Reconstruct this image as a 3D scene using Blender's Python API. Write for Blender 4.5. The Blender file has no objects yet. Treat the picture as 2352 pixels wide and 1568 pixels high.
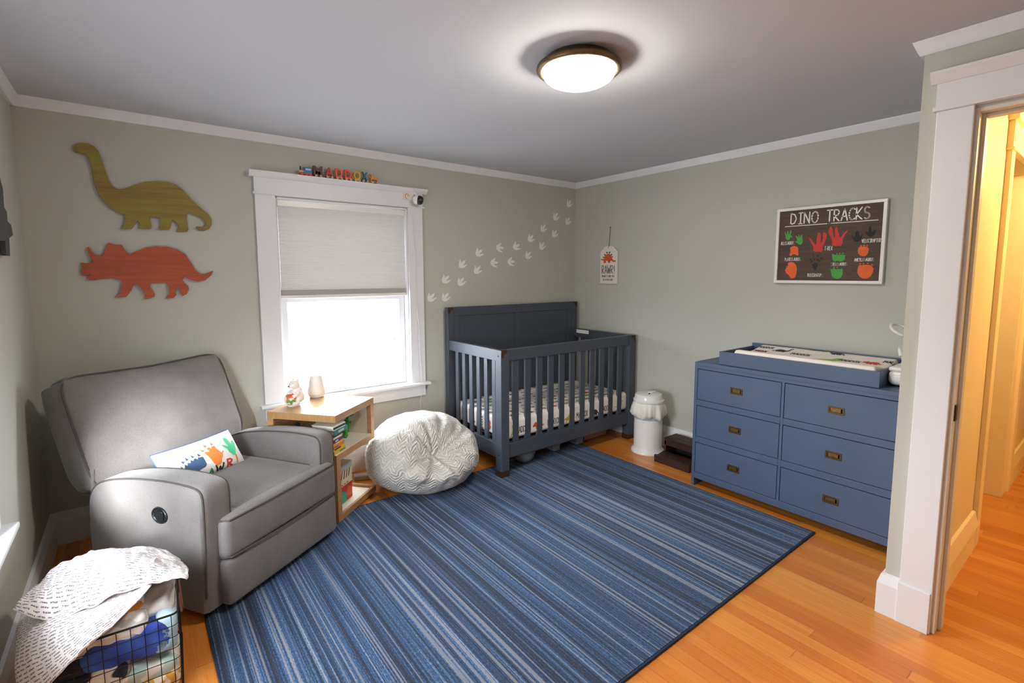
import bpy, bmesh, math, random
from math import pi, sin, cos, radians, sqrt, atan2, exp
from mathutils import Vector, Matrix
random.seed(7)
SC = bpy.context.scene
COL = SC.collection

# ------------------------------------------------------------------ camera
CX, CY, CZ = -3.4907, -3.5022, 1.4441
YAW, PITCH, ROLL, FPX = .6607, .0982, -.0016, 1125.871
fwd = Vector((sin(YAW)*cos(PITCH), cos(YAW)*cos(PITCH), -sin(PITCH)))
rgt = Vector((cos(YAW), -sin(YAW), 0)); upv = rgt.cross(fwd)
r2 = cos(ROLL)*rgt + sin(ROLL)*upv; u2 = -sin(ROLL)*rgt + cos(ROLL)*upv
cd = bpy.data.cameras.new('camera'); cam = bpy.data.objects.new('camera', cd); COL.objects.link(cam)
cd.sensor_width = 36; cd.lens = FPX/2352*36; cd.shift_x = -4.31/2352; cd.shift_y = -42.04/2352
cd.clip_start = .05
cam.matrix_world = Matrix(((r2.x, u2.x, -fwd.x, CX), (r2.y, u2.y, -fwd.y, CY), (r2.z, u2.z, -fwd.z, CZ), (0, 0, 0, 1)))
SC.camera = cam

# ------------------------------------------------------------------ light
SC.view_settings.view_transform = 'Standard'; SC.view_settings.look = 'None'
SC.view_settings.exposure = 0.34; SC.view_settings.gamma = 1
SC.view_settings.use_curve_mapping = False
w = bpy.data.worlds.new('world'); SC.world = w; w.use_nodes = True
bg = w.node_tree.nodes['Background']; bg.inputs[0].default_value = (.86, .93, 1, 1); wt = w.node_tree; tcw = wt.nodes.new('ShaderNodeTexCoord'); sw_ = wt.nodes.new('ShaderNodeSeparateXYZ'); mr = wt.nodes.new('ShaderNodeMapRange')
wt.links.new(tcw.outputs['Generated'], sw_.inputs[0]); wt.links.new(sw_.outputs[2], mr.inputs[0]); mr.interpolation_type = 'SMOOTHSTEP'
mr.inputs[1].default_value = -.08; mr.inputs[2].default_value = .10; mr.inputs[3].default_value = 8.0; mr.inputs[4].default_value = 27.0   # bright overcast sky over dimmer ground
wt.links.new(mr.outputs[0], bg.inputs[1])
def area(name, loc, rot, sx, sy, portal=True, power=0, col=(1, 1, 1)):
    l = bpy.data.lights.new(name, 'AREA'); l.shape = 'RECTANGLE'; l.size = sx; l.size_y = sy; l.energy = power; l.color = col
    if portal: l.cycles.is_portal = True
    o = bpy.data.objects.new(name, l); COL.objects.link(o); o.location = loc; o.rotation_euler = rot
    return o
area('window_portal', (-2.265, .16, .95), (-pi/2, 0, 0), .96, .75)
area('window_portal', (-4.07, -1.77, .95), (0, -pi/2, 0), .75, .96)
sl = bpy.data.lights.new('sun', 'SUN'); sl.energy = 25; sl.angle = radians(16); sl.color = (.93, .97, 1)
so = bpy.data.objects.new('sun', sl); COL.objects.link(so)
sd = Vector((.40, 1, -.35)).normalized(); so.rotation_euler = sd.to_track_quat('-Z', 'Y').to_euler()
hl = bpy.data.lights.new('hall_lamp', 'POINT'); hl.energy = 42; hl.color = (1, .72, .34); hl.shadow_soft_size = .12
ho = bpy.data.objects.new('hall_lamp', hl); COL.objects.link(ho); ho.location = (.35, -3.68, 2.12)
LAMP_EMIT = 88.0

# ------------------------------------------------------------------ materials
def lin(c):
    if isinstance(c, str):
        c = [int(c[i:i+2], 16)/255 for i in (0, 2, 4)]
    return tuple(x/12.92 if x <= .04045 else ((x+.055)/1.055)**2.4 for x in c) + (1,)
class N:
    def __init__(s, name):
        s.m = bpy.data.materials.new(name); s.m.use_nodes = True; s.t = s.m.node_tree; s.p = s.t.nodes['Principled BSDF']
    def n(s, typ, **k):
        x = s.t.nodes.new(typ)
        for a, v in k.items(): setattr(x, a, v)
        return x
    def l(s, a, b): s.t.links.new(a, b)
    def val(s, x, i, v):
        if hasattr(v, 'links'): s.l(v, x.inputs[i])
        else: x.inputs[i].default_value = v
    def math(s, op, a, b=0.0, c=None):
        x = s.n('ShaderNodeMath', operation=op); s.val(x, 0, a); s.val(x, 1, b)
        if c is not None: s.val(x, 2, c)
        return x.outputs[0]
    def mix(s, f, a, b, bt='MIX'):
        x = s.n('ShaderNodeMix', data_type='RGBA', blend_type=bt); s.val(x, 0, f); s.val(x, 6, a); s.val(x, 7, b); return x.outputs[2]
    def ramp(s, f, stops, interp='LINEAR'):
        x = s.n('ShaderNodeValToRGB'); e = x.color_ramp.elements; x.color_ramp.interpolation = interp
        while len(e) < len(stops): e.new(.5)
        for i, (p, c) in enumerate(stops): e[i].position = p; e[i].color = lin(c) if not (isinstance(c, tuple) and len(c) == 4) else c
        s.l(f, x.inputs[0]); return x.outputs[0]
    def co(s, which='Object', scale=(1, 1, 1), rot=(0, 0, 0)):
        tc = s.n('ShaderNodeTexCoord'); mp = s.n('ShaderNodeMapping'); mp.inputs['Scale'].default_value = scale; mp.inputs['Rotation'].default_value = rot
        s.l(tc.outputs[which], mp.inputs[0]); return mp.outputs[0]
    def noise(s, v, sc=5, det=3, rough=.5, out=0):
        x = s.n('ShaderNodeTexNoise'); s.l(v, x.inputs['Vector']); x.inputs['Scale'].default_value = sc; x.inputs['Detail'].default_value = det; x.inputs['Roughness'].default_value = rough
        return x.outputs[out]
    def bump(s, h, st=.2, d=.002):
        b = s.n('ShaderNodeBump'); b.inputs['Strength'].default_value = st; b.inputs['Distance'].default_value = d; s.l(h, b.inputs['Height']); s.l(b.outputs[0], s.p.inputs['Normal'])
def mat(name, col, rough=.6, metal=0, var=.06, vs=8, bump=0, bs=60, bd=.002, stretch=(1, 1, 1), spec=.5, coat=0, sheen=0, alpha=1):
    g = N(name); c = lin(col); v = g.co(scale=stretch)
    nz = g.noise(v, vs, 3)
    dark = tuple(x*(1-var) for x in c[:3])+(1,); lite = tuple(min(1, x*(1+var)) for x in c[:3])+(1,)
    g.l(g.ramp(nz, [(.3, dark), (.7, lite)]), g.p.inputs['Base Color'])
    g.p.inputs['Roughness'].default_value = rough; g.p.inputs['Metallic'].default_value = metal
    g.p.inputs['Specular IOR Level'].default_value = spec; g.p.inputs['Coat Weight'].default_value = coat
    g.p.inputs['Sheen Weight'].default_value = sheen
    if bump: g.bump(g.noise(v, bs, 4, .6), bump, bd)
    return g.m
wall_m = mat('wall_paint', 'bfbfb6', .75, var=.015, vs=3, bump=.08, bs=180)
ceil_m = mat('ceiling_paint', 'c8cad0', .85, var=.01, vs=2, bump=.05, bs=150)
trim_m = mat('white_trim_paint', 'e7e8eb', .38, var=.01, vs=4)
hall_m = mat('cream_wall_paint', 'e6d2a4', .55, var=.02, vs=3)
crib_m = mat('slate_blue_paint', '454b55', .42, var=.06, vs=14, stretch=(1, 1, 6), bump=.05, bs=60)
dres_m = mat('denim_blue_paint', '4b5a74', .45, var=.05, vs=6, bump=.04, bs=70)
dark_m = mat('dark_gap', '15161a', .8)
brass_m = mat('antique_brass', '8a6a3c', .35, .9, var=.25, vs=60)
brassdk_m = mat('aged_brass', '5e4c34', .4, .8, var=.2, vs=60)
bronze_m = mat('brown_bronze_corner', '4a3024', .5, .4, var=.3, vs=50)
white_m = mat('white_plastic', 'eeebe8', .3, var=.01)
offwhite_m = mat('matte_white_ceramic', 'eae6e1', .5, var=.02)
black_m = mat('black_plastic', '1d1f22', .35, var=.05)
blackf_m = mat('black_metal_wire', '2e2a29', .4, .7, var=.1)
cord_m = mat('white_cord', 'e6e4e0', .5)
oak_m = N('oak_veneer')
def wood(name, a, b, sc=(1, 1, 1), rough=.45, scale=4, coat=0, bs=.05):
    g = N(name); v = g.co(scale=sc); nz = g.noise(v, scale, 6, .6); n2 = g.noise(v, scale*7, 3, .6)
    f = g.math('ADD', g.math('MULTIPLY', nz, .7), g.math('MULTIPLY', n2, .3))
    g.l(g.ramp(f, [(.35, a), (.65, b)]), g.p.inputs['Base Color']); g.p.inputs['Roughness'].default_value = rough
    g.p.inputs['Coat Weight'].default_value = coat; g.bump(n2, bs, .001); return g.m
oak_m = wood('oak_veneer', 'a97c4e', 'c59a66', (3, 3, 14))
oaktop_m = wood('oak_veneer_top', 'a5794c', 'bf9463', (2, 16, 2), .28)
espresso_m = wood('espresso_wood', '2c1a16', '452b24', (10, 1, 10), .5)
cream_m = mat('cream_laminate', 'e9e2cf', .5, var=.02)
rope_m = mat('jute_rope', '8d7348', .9, var=.3, vs=200)

# floor boards run along Y
g = N('honey_oak_floor'); tc = g.n('ShaderNodeTexCoord'); sx = g.n('ShaderNodeSeparateXYZ'); g.l(tc.outputs['Object'], sx.inputs[0])
BW = .0575
xr = g.math('DIVIDE', sx.outputs[0], BW); row = g.math('FLOOR', xr); fx = g.math('FRACT', xr)
wn = g.n('ShaderNodeTexWhiteNoise', noise_dimensions='1D'); g.l(row, wn.inputs['W'])
yy = g.math('ADD', g.math('DIVIDE', sx.outputs[1], 1.7), g.math('MULTIPLY', wn.outputs[0], 7.3)); idx = g.math('FLOOR', yy); fy = g.math('FRACT', yy)
cb = g.n('ShaderNodeCombineXYZ'); g.l(row, cb.inputs[0]); g.l(idx, cb.inputs[1])
w2 = g.n('ShaderNodeTexWhiteNoise', noise_dimensions='3D'); g.l(cb.outputs[0], w2.inputs['Vector'])
gr = g.noise(g.co(scale=(60, 2.2, 1)), 1.6, 5, .65)
ad = g.n('ShaderNodeVectorMath', operation='ADD')
mix1 = g.math('ADD', g.math('MULTIPLY', w2.outputs[0], .36), g.math('MULTIPLY', gr, .64))
colf = g.ramp(mix1, [(.15, 'b8662a'), (.40, 'cb7830'), (.60, 'd98b3a'), (.88, 'e8a64c')])
seam = g.math('MAXIMUM', g.math('LESS_THAN', fx, .03), g.math('LESS_THAN', fy, .003))
colf = g.mix(g.math('MULTIPLY', seam, .32), colf, lin('4a2410'))
g.l(colf, g.p.inputs['Base Color']); g.p.inputs['Roughness'].default_value = .33; g.p.inputs['Coat Weight'].default_value = .25; g.p.inputs['Coat Roughness'].default_value = .15
g.bump(g.math('SUBTRACT', 1, seam), .3, .001); floor_m = g.m

# rug: stripes along Y
g = N('striped_rug_pile')
a = g.noise(g.co(scale=(15, .10, 1)), 1, 1, .5)
b = g.noise(g.co(scale=(88, .30, 1)), 1, 2, .5)
c = g.noise(g.co(scale=(210, .9, 1)), 1, 2, .6)
d = g.noise(g.co(scale=(330, 75, 1)), 1, 3, .7)
t = g.math('ADD', g.math('ADD', g.math('MULTIPLY', a, .24), g.math('MULTIPLY', b, .38)), g.math('ADD', g.math('MULTIPLY', c, .38), g.math('MULTIPLY', g.math('SUBTRACT', d, .5), .42)))
base = g.ramp(t, [(.40, '0f1726'), (.455, '192943'), (.50, '23446b'), (.545, '315b87'), (.585, '55718f'), (.625, '818d9c'), (.68, 'a09fa2')])
tan = g.ramp(g.noise(g.co(scale=(80, .2, 1)), 1.1, 1), [(.58, (0, 0, 0, 1)), (.63, (.6, .6, .6, 1))])
base = g.mix(tan, base, lin('8e8785'))
g.l(base, g.p.inputs['Base Color']); g.p.inputs['Roughness'].default_value = .9; g.p.inputs['Sheen Weight'].default_value = .15
g.bump(g.math('ADD', c, d), .6, .003); rug_m = g.m
rugedge_m = mat('navy_rug_binding', '1d2b44', .9, bump=.4, bs=250)

# recliner fabric
g = N('heather_gray_fabric'); v = g.co()
h1 = g.noise(g.co(scale=(1, 1, 2.4)), 230, 3, .7); h2 = g.noise(v, 9, 3)
cc = g.ramp(h1, [(.35, '645f5d'), (.65, '837d7a')])
cc = g.mix(.25, cc, g.ramp(h2, [(.3, '5e5957'), (.7, '878180')]))
g.l(cc, g.p.inputs['Base Color']); g.p.inputs['Roughness'].default_value = .92; g.p.inputs['Sheen Weight'].default_value = .25; g.p.inputs['Sheen Roughness'].default_value = .5
g.bump(h1, .25, .0015); fab_m = g.m
pipe_m = mat('gray_piping', '4e4947', .9, bump=.2, bs=300)

# beanbag shaggy chevron
g = N('cream_shaggy_chevron'); tcn = g.n('ShaderNodeTexCoord'); sp = g.n('ShaderNodeSeparateXYZ'); g.l(tcn.outputs['UV'], sp.inputs[0])
uu = g.math('MULTIPLY', sp.outputs[0], 24); tri = g.math('ABSOLUTE', g.math('SUBTRACT', g.math('FRACT', uu), .5))
nz = g.noise(g.co(), 16, 3); vv = g.math('ADD', g.math('MULTIPLY', sp.outputs[1], 32), g.math('ADD', g.math('MULTIPLY', tri, 3.2), g.math('MULTIPLY', nz, 2.4)))
wv = g.math('POWER', g.math('MULTIPLY', g.math('ADD', g.math('SINE', g.math('MULTIPLY', vv, 6.283)), 1), .5), 2.0)
n2 = g.noise(g.co(), 110, 4, .7)
hh = g.math('ADD', g.math('MULTIPLY', wv, .6), g.math('MULTIPLY', n2, .7))
g.l(g.ramp(hh, [(.2, 'cbc3b9'), (.75, 'f3efe9')]), g.p.inputs['Base Color']); g.p.inputs['Roughness'].default_value = .95; g.p.inputs['Sheen Weight'].default_value = .15
g.bump(hh, 1.0, .014); bean_m = g.m

# cellular shade
g = N('cellular_shade_fabric'); g.p.inputs['Roughness'].default_value = .8; g.p.inputs['Base Color'].default_value = lin('d9d9d8')
tl = g.n('ShaderNodeBsdfTranslucent'); tl.inputs[0].default_value = lin('d8d4ce'); mx = g.n('ShaderNodeMixShader'); mx.inputs[0].default_value = .13
out = [x for x in g.t.nodes if x.type == 'OUTPUT_MATERIAL'][0]; g.l(g.p.outputs[0], mx.inputs[1]); g.l(tl.outputs[0], mx.inputs[2]); g.l(mx.outputs[0], out.inputs[0]); shade_m = g.m

# pane
g = N('window_glass'); tr = g.n('ShaderNodeBsdfTransparent'); gl = g.n('ShaderNodeBsdfGlossy'); gl.inputs['Roughness'].default_value = .02
mx = g.n('ShaderNodeMixShader'); mx.inputs[0].default_value = .06; g.l(tr.outputs[0], mx.inputs[1]); g.l(gl.outputs[0], mx.inputs[2])
out = [x for x in g.t.nodes if x.type == 'OUTPUT_MATERIAL'][0]; g.l(mx.outputs[0], out.inputs[0]); glass_m = g.m
# lamp
def emit(name, col, st):
    g = N(name); g.p.inputs['Emission Color'].default_value = col; g.p.inputs['Emission Strength'].default_value = st; g.p.inputs['Base Color'].default_value = (1, 1, 1, 1); return g.m
lampglass_m = emit('lit_frosted_glass', (1, .93, .83, 1), LAMP_EMIT)
lampmetal_m = mat('brushed_bronze', '6e5b40', .4, .85, var=.15, vs=30)

def flat(name, col, rough=.7): return mat(name, col, rough, var=.05, vs=20)
navy_m = flat('navy_ink', '2b3547'); red_m = flat('red_ink', 'cf4632'); green_m = flat('green_ink', '5aa03f'); yel_m = flat('mustard_ink', 'c9a13c')
dash_m = flat('charcoal_ink', '33353a'); sheet_m = mat('white_cotton_sheet', 'efe6df', .85, var=.02, bump=.15, bs=40)
lime_m = flat('lime_ink', '86c343')

# ------------------------------------------------------------------ mesh builder
ID = lambda p: Vector(p)
class MB:
    def __init__(s): s.bm = bmesh.new(); s.ms = []; s.uv = None
    def ix(s, m):
        if m not in s.ms: s.ms.append(m)
        return s.ms.index(m)
    def poly(s, pts, m):
        vs = [s.bm.verts.new(p) for p in pts]
        f = s.bm.faces.new(vs); f.material_index = s.ix(m); return f
    def box(s, x0, x1, y0, y1, z0, z1, m, X=None):
        i = s.ix(m); c = [(x, y, z) for x in (x0, x1) for y in (y0, y1) for z in (z0, z1)]
        v = [s.bm.verts.new(X @ Vector(p) if X else p) for p in c]
        for q in ((0, 1, 3, 2), (4, 6, 7, 5), (0, 4, 5, 1), (2, 3, 7, 6), (0, 2, 6, 4), (1, 5, 7, 3)):
            s.bm.faces.new([v[k] for k in q]).material_index = i
    def prism(s, pts, f, d0, d1, m):       # f(x,y,d)->point
        i = s.ix(m); a = [s.bm.verts.new(f(x, y, d0)) for x, y in pts]; b = [s.bm.verts.new(f(x, y, d1)) for x, y in pts]
        n = len(pts)
        s.bm.faces.new(a[::-1]).material_index = i; s.bm.faces.new(b).material_index = i
        for k in range(n): s.bm.faces.new([a[k], a[(k+1) % n], b[(k+1) % n], b[k]]).material_index = i
    def tube(s, pts, r, m, n=8, cyc=False, caps=True):
        i = s.ix(m); pts = [Vector(p) for p in pts]; L = len(pts); rings = []; prev = None
        for k, p in enumerate(pts):
            if cyc: t = (pts[(k+1) % L]-pts[k-1])
            else: t = pts[min(k+1, L-1)]-pts[max(k-1, 0)]
            t.normalize()
            if prev is None:
                a = t.cross(Vector((0, 0, 1)));
                if a.length < .1: a = t.cross(Vector((1, 0, 0)))
            else: a = prev - t*prev.dot(t)
            a.normalize(); prev = a; b = t.cross(a); rr = r(k/(L-1)) if callable(r) else r
            rings.append([s.bm.verts.new(p+a*rr*cos(2*pi*j/n)+b*rr*sin(2*pi*j/n)) for j in range(n)])
        for k in range(L if cyc else L-1):
            A, B = rings[k], rings[(k+1) % L]
            for j in range(n): s.bm.faces.new([A[j], A[(j+1) % n], B[(j+1) % n], B[j]]).material_index = i
        if caps and not cyc: s.bm.faces.new(rings[0][::-1]).material_index = i; s.bm.faces.new(rings[-1]).material_index = i
    def lathe(s, prof, m, c=(0, 0, 0), n=40, fn=None, X=None):
        i = s.ix(m); rings = []
        for q, (r, z) in enumerate(prof):
            if r < 1e-6: rings.append([s.bm.verts.new((X @ Vector((0, 0, z)) if X else Vector((c[0], c[1], c[2]+z))))]); continue
            R = []
            for j in range(n):
                t = 2*pi*j/n; rr, zz = (r, z) if fn is None else fn(r, z, t, q)
                p = Vector((c[0]+rr*cos(t), c[1]+rr*sin(t), c[2]+zz)); R.append(s.bm.verts.new(X @ p if X else p))
            rings.append(R)
        for A, B in zip(rings, rings[1:]):
            for j in range(n):
                if len(A) == 1 and len(B) == 1: continue
                if len(A) == 1: f = [A[0], B[(j+1) % n], B[j]]
                elif len(B) == 1: f = [A[j], A[(j+1) % n], B[0]]
                else: f = [A[j], A[(j+1) % n], B[(j+1) % n], B[j]]
                s.bm.faces.new(f).material_index = i
    def rbox(s, c, h, r, m, n=10, bulge=None, X=None):      # rounded box, centre c, half sizes h
        i = s.ix(m); g = {}
        def V(p):
            k = tuple(round(x, 5) for x in p)
            if k in g: return g[k]
            q = Vector([p[j]*h[j] for j in range(3)]); inn = Vector([max(-(h[j]-r), min(h[j]-r, q[j])) for j in range(3)]); d = q-inn
            # push to rounded shell
            if d.length > 1e-9:
                a = [abs(x) for x in d]; mx_ = max(a); d = d*(mx_/d.length) if sum(x > 1e-9 for x in a) > 1 else d
            q = inn+d
            if bulge: q = bulge(q, Vector(p))
            q = q+Vector(c)
            g[k] = s.bm.verts.new(X @ q if X else q); return g[k]
        # parameter spacing: concentrate near edges
        def par(ax):
            e = max(.02, min(.95, r/h[ax])); L = [-1, -1+.12*e, -1+.35*e, -1+.65*e, -1+e]; m_ = [(-1+e)+(2-2*e)*k/n for k in range(1, n)]
            return L+m_+[-x for x in L[::-1]]
        P = [par(0), par(1), par(2)]
        for ax in range(3):
            a, b = [(1, 2), (2, 0), (0, 1)][ax]
            for sg in (-1, 1):
                for ia in range(len(P[a])-1):
                    for ib in range(len(P[b])-1):
                        q = []
                        for da, db in ((0, 0), (1, 0), (1, 1), (0, 1)):
                            p = [0, 0, 0]; p[ax] = sg; p[a] = P[a][ia+da]; p[b] = P[b][ib+db]; q.append(V(p))
                        if sg < 0: q = q[::-1]
                        if len(set(q)) == 4: s.bm.faces.new(q).material_index = i
    def ball(s, c, r, m, n=16, X=None, sc=(1, 1, 1)):
        pr = [(max(0, r*sin(pi*k/n)), -r*cos(pi*k/n)) for k in range(n+1)]; pr[0] = (0, -r); pr[-1] = (0, r)
        M = Matrix.Translation(c) @ (X or Matrix()) @ Matrix.Diagonal((*sc, 1)); s.lathe(pr, m, n=2*n, X=M)
    def grid(s, fn, nu, nv, m, uv=False, cu=False):
        i = s.ix(m); G = [[s.bm.verts.new(fn(a/(nu if cu else nu-1), b/(nv-1))) for b in range(nv)] for a in range(nu)]
        L = s.bm.loops.layers.uv.verify() if uv else None
        for a in range(nu if cu else nu-1):
            for b in range(nv-1):
                f = s.bm.faces.new([G[a][b], G[(a+1) % nu][b], G[(a+1) % nu][b+1], G[a][b+1]]); f.material_index = i
                if L:
                    for lp, (x, y) in zip(f.loops, ((a, b), (a+1, b), (a+1, b+1), (a, b+1))): lp[L].uv = (x/(nu-1), y/(nv-1))
        return G
    def stroke(s, pl, f, t, m, step=.02):   # pl: list of polylines in 2D ; f(x,y)->3D
        i = s.ix(m)
        for L in pl:
            for (x0, y0), (x1, y1) in zip(L, L[1:]):
                d = math.hypot(x1-x0, y1-y0)
                if d < 1e-9: continue
                nx, ny = -(y1-y0)/d*t/2, (x1-x0)/d*t/2; k = max(1, int(d/step))
                for j in range(k):
                    a, b = j/k, (j+1)/k; ax, ay, bx, by = x0+(x1-x0)*a, y0+(y1-y0)*a, x0+(x1-x0)*b, y0+(y1-y0)*b
                    s.bm.faces.new([s.bm.verts.new(f(*p)) for p in ((ax-nx, ay-ny), (bx-nx, by-ny), (bx+nx, by+ny), (ax+nx, ay+ny))]).material_index = i
            for (x, y) in L: s.bm.faces.new([s.bm.verts.new(f(x+t/2*cos(pi*q/3), y+t/2*sin(pi*q/3))) for q in range(6)]).material_index = i
    def decal(s, pts, f, m, cell=None):
        b = bmesh.new(); b.faces.new([b.verts.new((x, y, 0)) for x, y in pts]); b.normal_update()
        bmesh.ops.triangulate(b, faces=b.faces[:])
        if cell:
            xs = [p[0] for p in pts]; ys = [p[1] for p in pts]
            for ax, (lo, hi) in enumerate(((min(xs), max(xs)), (min(ys), max(ys)))):
                v = lo+cell
                while v < hi:
                    co = [0, 0, 0]; co[ax] = v; no = [0, 0, 0]; no[ax] = 1
                    bmesh.ops.bisect_plane(b, geom=b.verts[:]+b.edges[:]+b.faces[:], plane_co=co, plane_no=no); v += cell
        i = s.ix(m); mp = {v: s.bm.verts.new(f(v.co.x, v.co.y)) for v in b.verts}
        for fc in b.faces: s.bm.faces.new([mp[v] for v in fc.verts]).material_index = i
        b.free()
    def build(s, name, parent=None, smooth=True, ang=38, bevel=0, seg=2, normals=True, solid=0, remesh=0, sub=0):
        if normals: bmesh.ops.recalc_face_normals(s.bm, faces=s.bm.faces[:])
        me = bpy.data.meshes.new(name); s.bm.to_mesh(me); s.bm.free()
        for m in s.ms: me.materials.append(m)
        if smooth:
            me.polygons.foreach_set('use_smooth', [True]*len(me.polygons)); me.set_sharp_from_angle(angle=radians(ang))
        o = bpy.data.objects.new(name, me); COL.objects.link(o)
        if parent: o.parent = parent
        if solid: md = o.modifiers.new('s', 'SOLIDIFY'); md.thickness = solid; md.offset = -1
        if remesh: md = o.modifiers.new('r', 'REMESH'); md.mode = 'VOXEL'; md.voxel_size = remesh; md.use_smooth_shade = True; md = o.modifiers.new('sm', 'SMOOTH'); md.iterations = 4; md.factor = .5
        if bevel: md = o.modifiers.new('b', 'BEVEL'); md.width = bevel; md.segments = seg; md.limit_method = 'ANGLE'; md.angle_limit = radians(40); md.harden_normals = False
        if sub: md = o.modifiers.new('ss', 'SUBSURF'); md.levels = sub; md.render_levels = sub
        return o
def thing(name, label, cat, loc=(0, 0, 0), rz=0, group=None):
    o = bpy.data.objects.new(name, None); COL.objects.link(o); o.location = loc; o.rotation_euler = (0, 0, rz); o.empty_display_size = .05
    return tag(o, label, cat, group)
def tag(o, label, cat, group=None):
    o['label'] = label; o['category'] = cat
    if group: o['group'] = group
    return o
def struct(o): o['kind'] = 'structure'; return o
def sbox(name, *a, m=None, bevel=0, parent=None):
    b = MB(); b.box(*a, m); o = b.build(name, parent, smooth=False, bevel=bevel)
    if parent is None: struct(o)
    return o

# stroke font (unit height, x in 0..w)
def arc(cx, cy, rx, ry, a0, a1, n=8): return [(cx+rx*cos(radians(a0+(a1-a0)*k/n)), cy+ry*sin(radians(a0+(a1-a0)*k/n))) for k in range(n+1)]
FONT = {
 'A': [[(0, 0), (.25, 1), (.5, 0)], [(.1, .36), (.4, .36)]], 'B': [[(0, 0), (0, 1), (.3, .98), (.4, .78), (.3, .55), (0, .52)], [(.3, .55), (.45, .3), (.3, .02), (0, 0)]],
 'C': [arc(.3, .5, .28, .5, 50, 310, 10)], 'D': [[(0, 0), (0, 1), (.3, .9), (.45, .5), (.3, .1), (0, 0)]], 'E': [[(.4, 1), (0, 1), (0, 0), (.4, 0)], [(0, .5), (.33, .5)]],
 'F': [[(.4, 1), (0, 1), (0, 0)], [(0, .5), (.33, .5)]], 'G': [arc(.28, .5, .27, .5, 50, 330, 10)+[(.52, .45), (.32, .45)]], 'I': [[(.2, 0), (.2, 1)], [(.05, 1), (.35, 1)], [(.05, 0), (.35, 0)]],
 'K': [[(0, 0), (0, 1)], [(.42, 1), (0, .42), (.45, 0)]], 'L': [[(0, 1), (0, 0), (.38, 0)]], 'M': [[(0, 0), (.08, 1), (.3, .35), (.52, 1), (.6, 0)]],
 'N': [[(0, 0), (0, 1), (.42, 0), (.42, 1)]], 'O': [arc(.25, .5, .25, .5, 0, 360, 12)], 'P': [[(0, 0), (0, 1), (.3, .97), (.42, .75), (.3, .5), (0, .45)]],
 'R': [[(0, 0), (0, 1), (.3, .97), (.42, .75), (.3, .5), (0, .47), (.42, 0)]], 'S': [arc(.22, .75, .2, .25, 40, 250, 6)+arc(.22, .25, .21, .25, 80, -140, 6)],
 'T': [[(.22, 0), (.22, 1)], [(0, 1), (.46, 1)]], 'U': [[(0, 1), (0, .25), (.1, .03), (.3, .03), (.42, .25), (.42, 1)]], 'V': [[(0, 1), (.24, 0), (.46, 1)]],
 'W': [[(0, 1), (.14, 0), (.3, .7), (.46, 0), (.6, 1)]], 'X': [[(0, 0), (.44, 1)], [(0, 1), (.44, 0)]], 'Y': [[(0, 1), (.22, .5), (.44, 1)], [(.22, .5), (.2, 0)]],
 '-': [[(.05, .45), (.3, .45)]], '!': [[(.1, 1), (.1, .3)], [(.1, .06), (.11, .05)]], ' ': []}
ADV = {'I': .5, 'M': .76, 'W': .76, '!': .3, '-': .45, ' ': .45, 'L': .52}
def text(t, x, y, w, h, jit=0):
    tot = sum(ADV.get(c, .6) for c in t)-.12; k = w/tot; out = []; cx = x
    for c in t:
        for L in FONT[c]: out.append([(cx+a*k, y+b*h) for a, b in L])
        cx += ADV.get(c, .6)*k
    return out

# ------------------------------------------------------------------ room shell
H = 2.33; WX = -3.91
fl = MB(); fl.box(WX-.15, 4.0, -4.6, .15, -.1, 0, floor_m); struct(fl.build('floor', smooth=False))
ce = MB(); ce.box(WX-.15, 4.0, -4.6, .15, H, H+.1, ceil_m); struct(ce.build('ceiling', smooth=False))
def wall_open(name, axis, a0, a1, t0, t1, o0, o1, z0, z1, m):   # wall along axis with an opening
    b = MB()
    def bx(p, q, u, v):
        if axis == 'x': b.box(p, q, t0, t1, u, v, m)
        else: b.box(t0, t1, p, q, u, v, m)
    bx(a0, o0, 0, H); bx(o1, a1, 0, H); bx(o0, o1, z1, H)
    if z0 > 0: bx(o0, o1, 0, z0)
    return struct(b.build(name, smooth=False))
wall_open('wall_back', 'x', WX-.15, .15, 0, .15, -2.727, -1.80, .585, 1.95, wall_m)
wall_open('wall_left', 'y', -4.6, 0, WX-.15, WX, -2.24, -1.31, .585, 1.95, wall_m)
sbox('wall_front', WX, -1.0, -4.45, -4.3, 0, H, m=wall_m)
sbox('wall_right', 0, .15, -2.912, 0, 0, H, m=wall_m)
# return wall with hall side painted cream
b = MB(); b.box(-1.025, .02, -2.975, -2.912, 0, H, wall_m); b.box(-.905, .02, -3.03, -2.975, 0, H, hall_m); b.box(-1.025, -.905, -3.07, -2.975, 0, H, wall_m); b.box(-1.025, -.905, -3.085, -3.07, 2.045, H, wall_m); struct(b.build('wall_return', smooth=False))
b = MB(); b.box(-1.025, -.905, -3.92, -3.085, 2.045, H, wall_m); b.box(-1.025, -.905, -4.45, -3.92, 0, H, wall_m); struct(b.build('wall_doorway', smooth=False))
b = MB(); b.box(-.905, 4, -4.25, -4.13, 0, H, hall_m); struct(b.build('wall_hall_side', smooth=False))
b = MB(); b.box(1.05, 4.0, -3.02, -2.9, 0, H, hall_m); b.box(.9, 1.05, -3.02, -1.8, 0, H, hall_m); b.box(.15, 1.05, -1.9, -1.8, 0, H, hall_m); b.box(.02, 1.05, -3.03, -2.93, 2.05, H, hall_m); b.box(.02, .15, -2.93, -2.912, 0, H, hall_m)
b.box(3.9, 4.0, -4.2, -3.0, 0, H, hall_m); struct(b.build('wall_hall_end', smooth=False))

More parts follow.
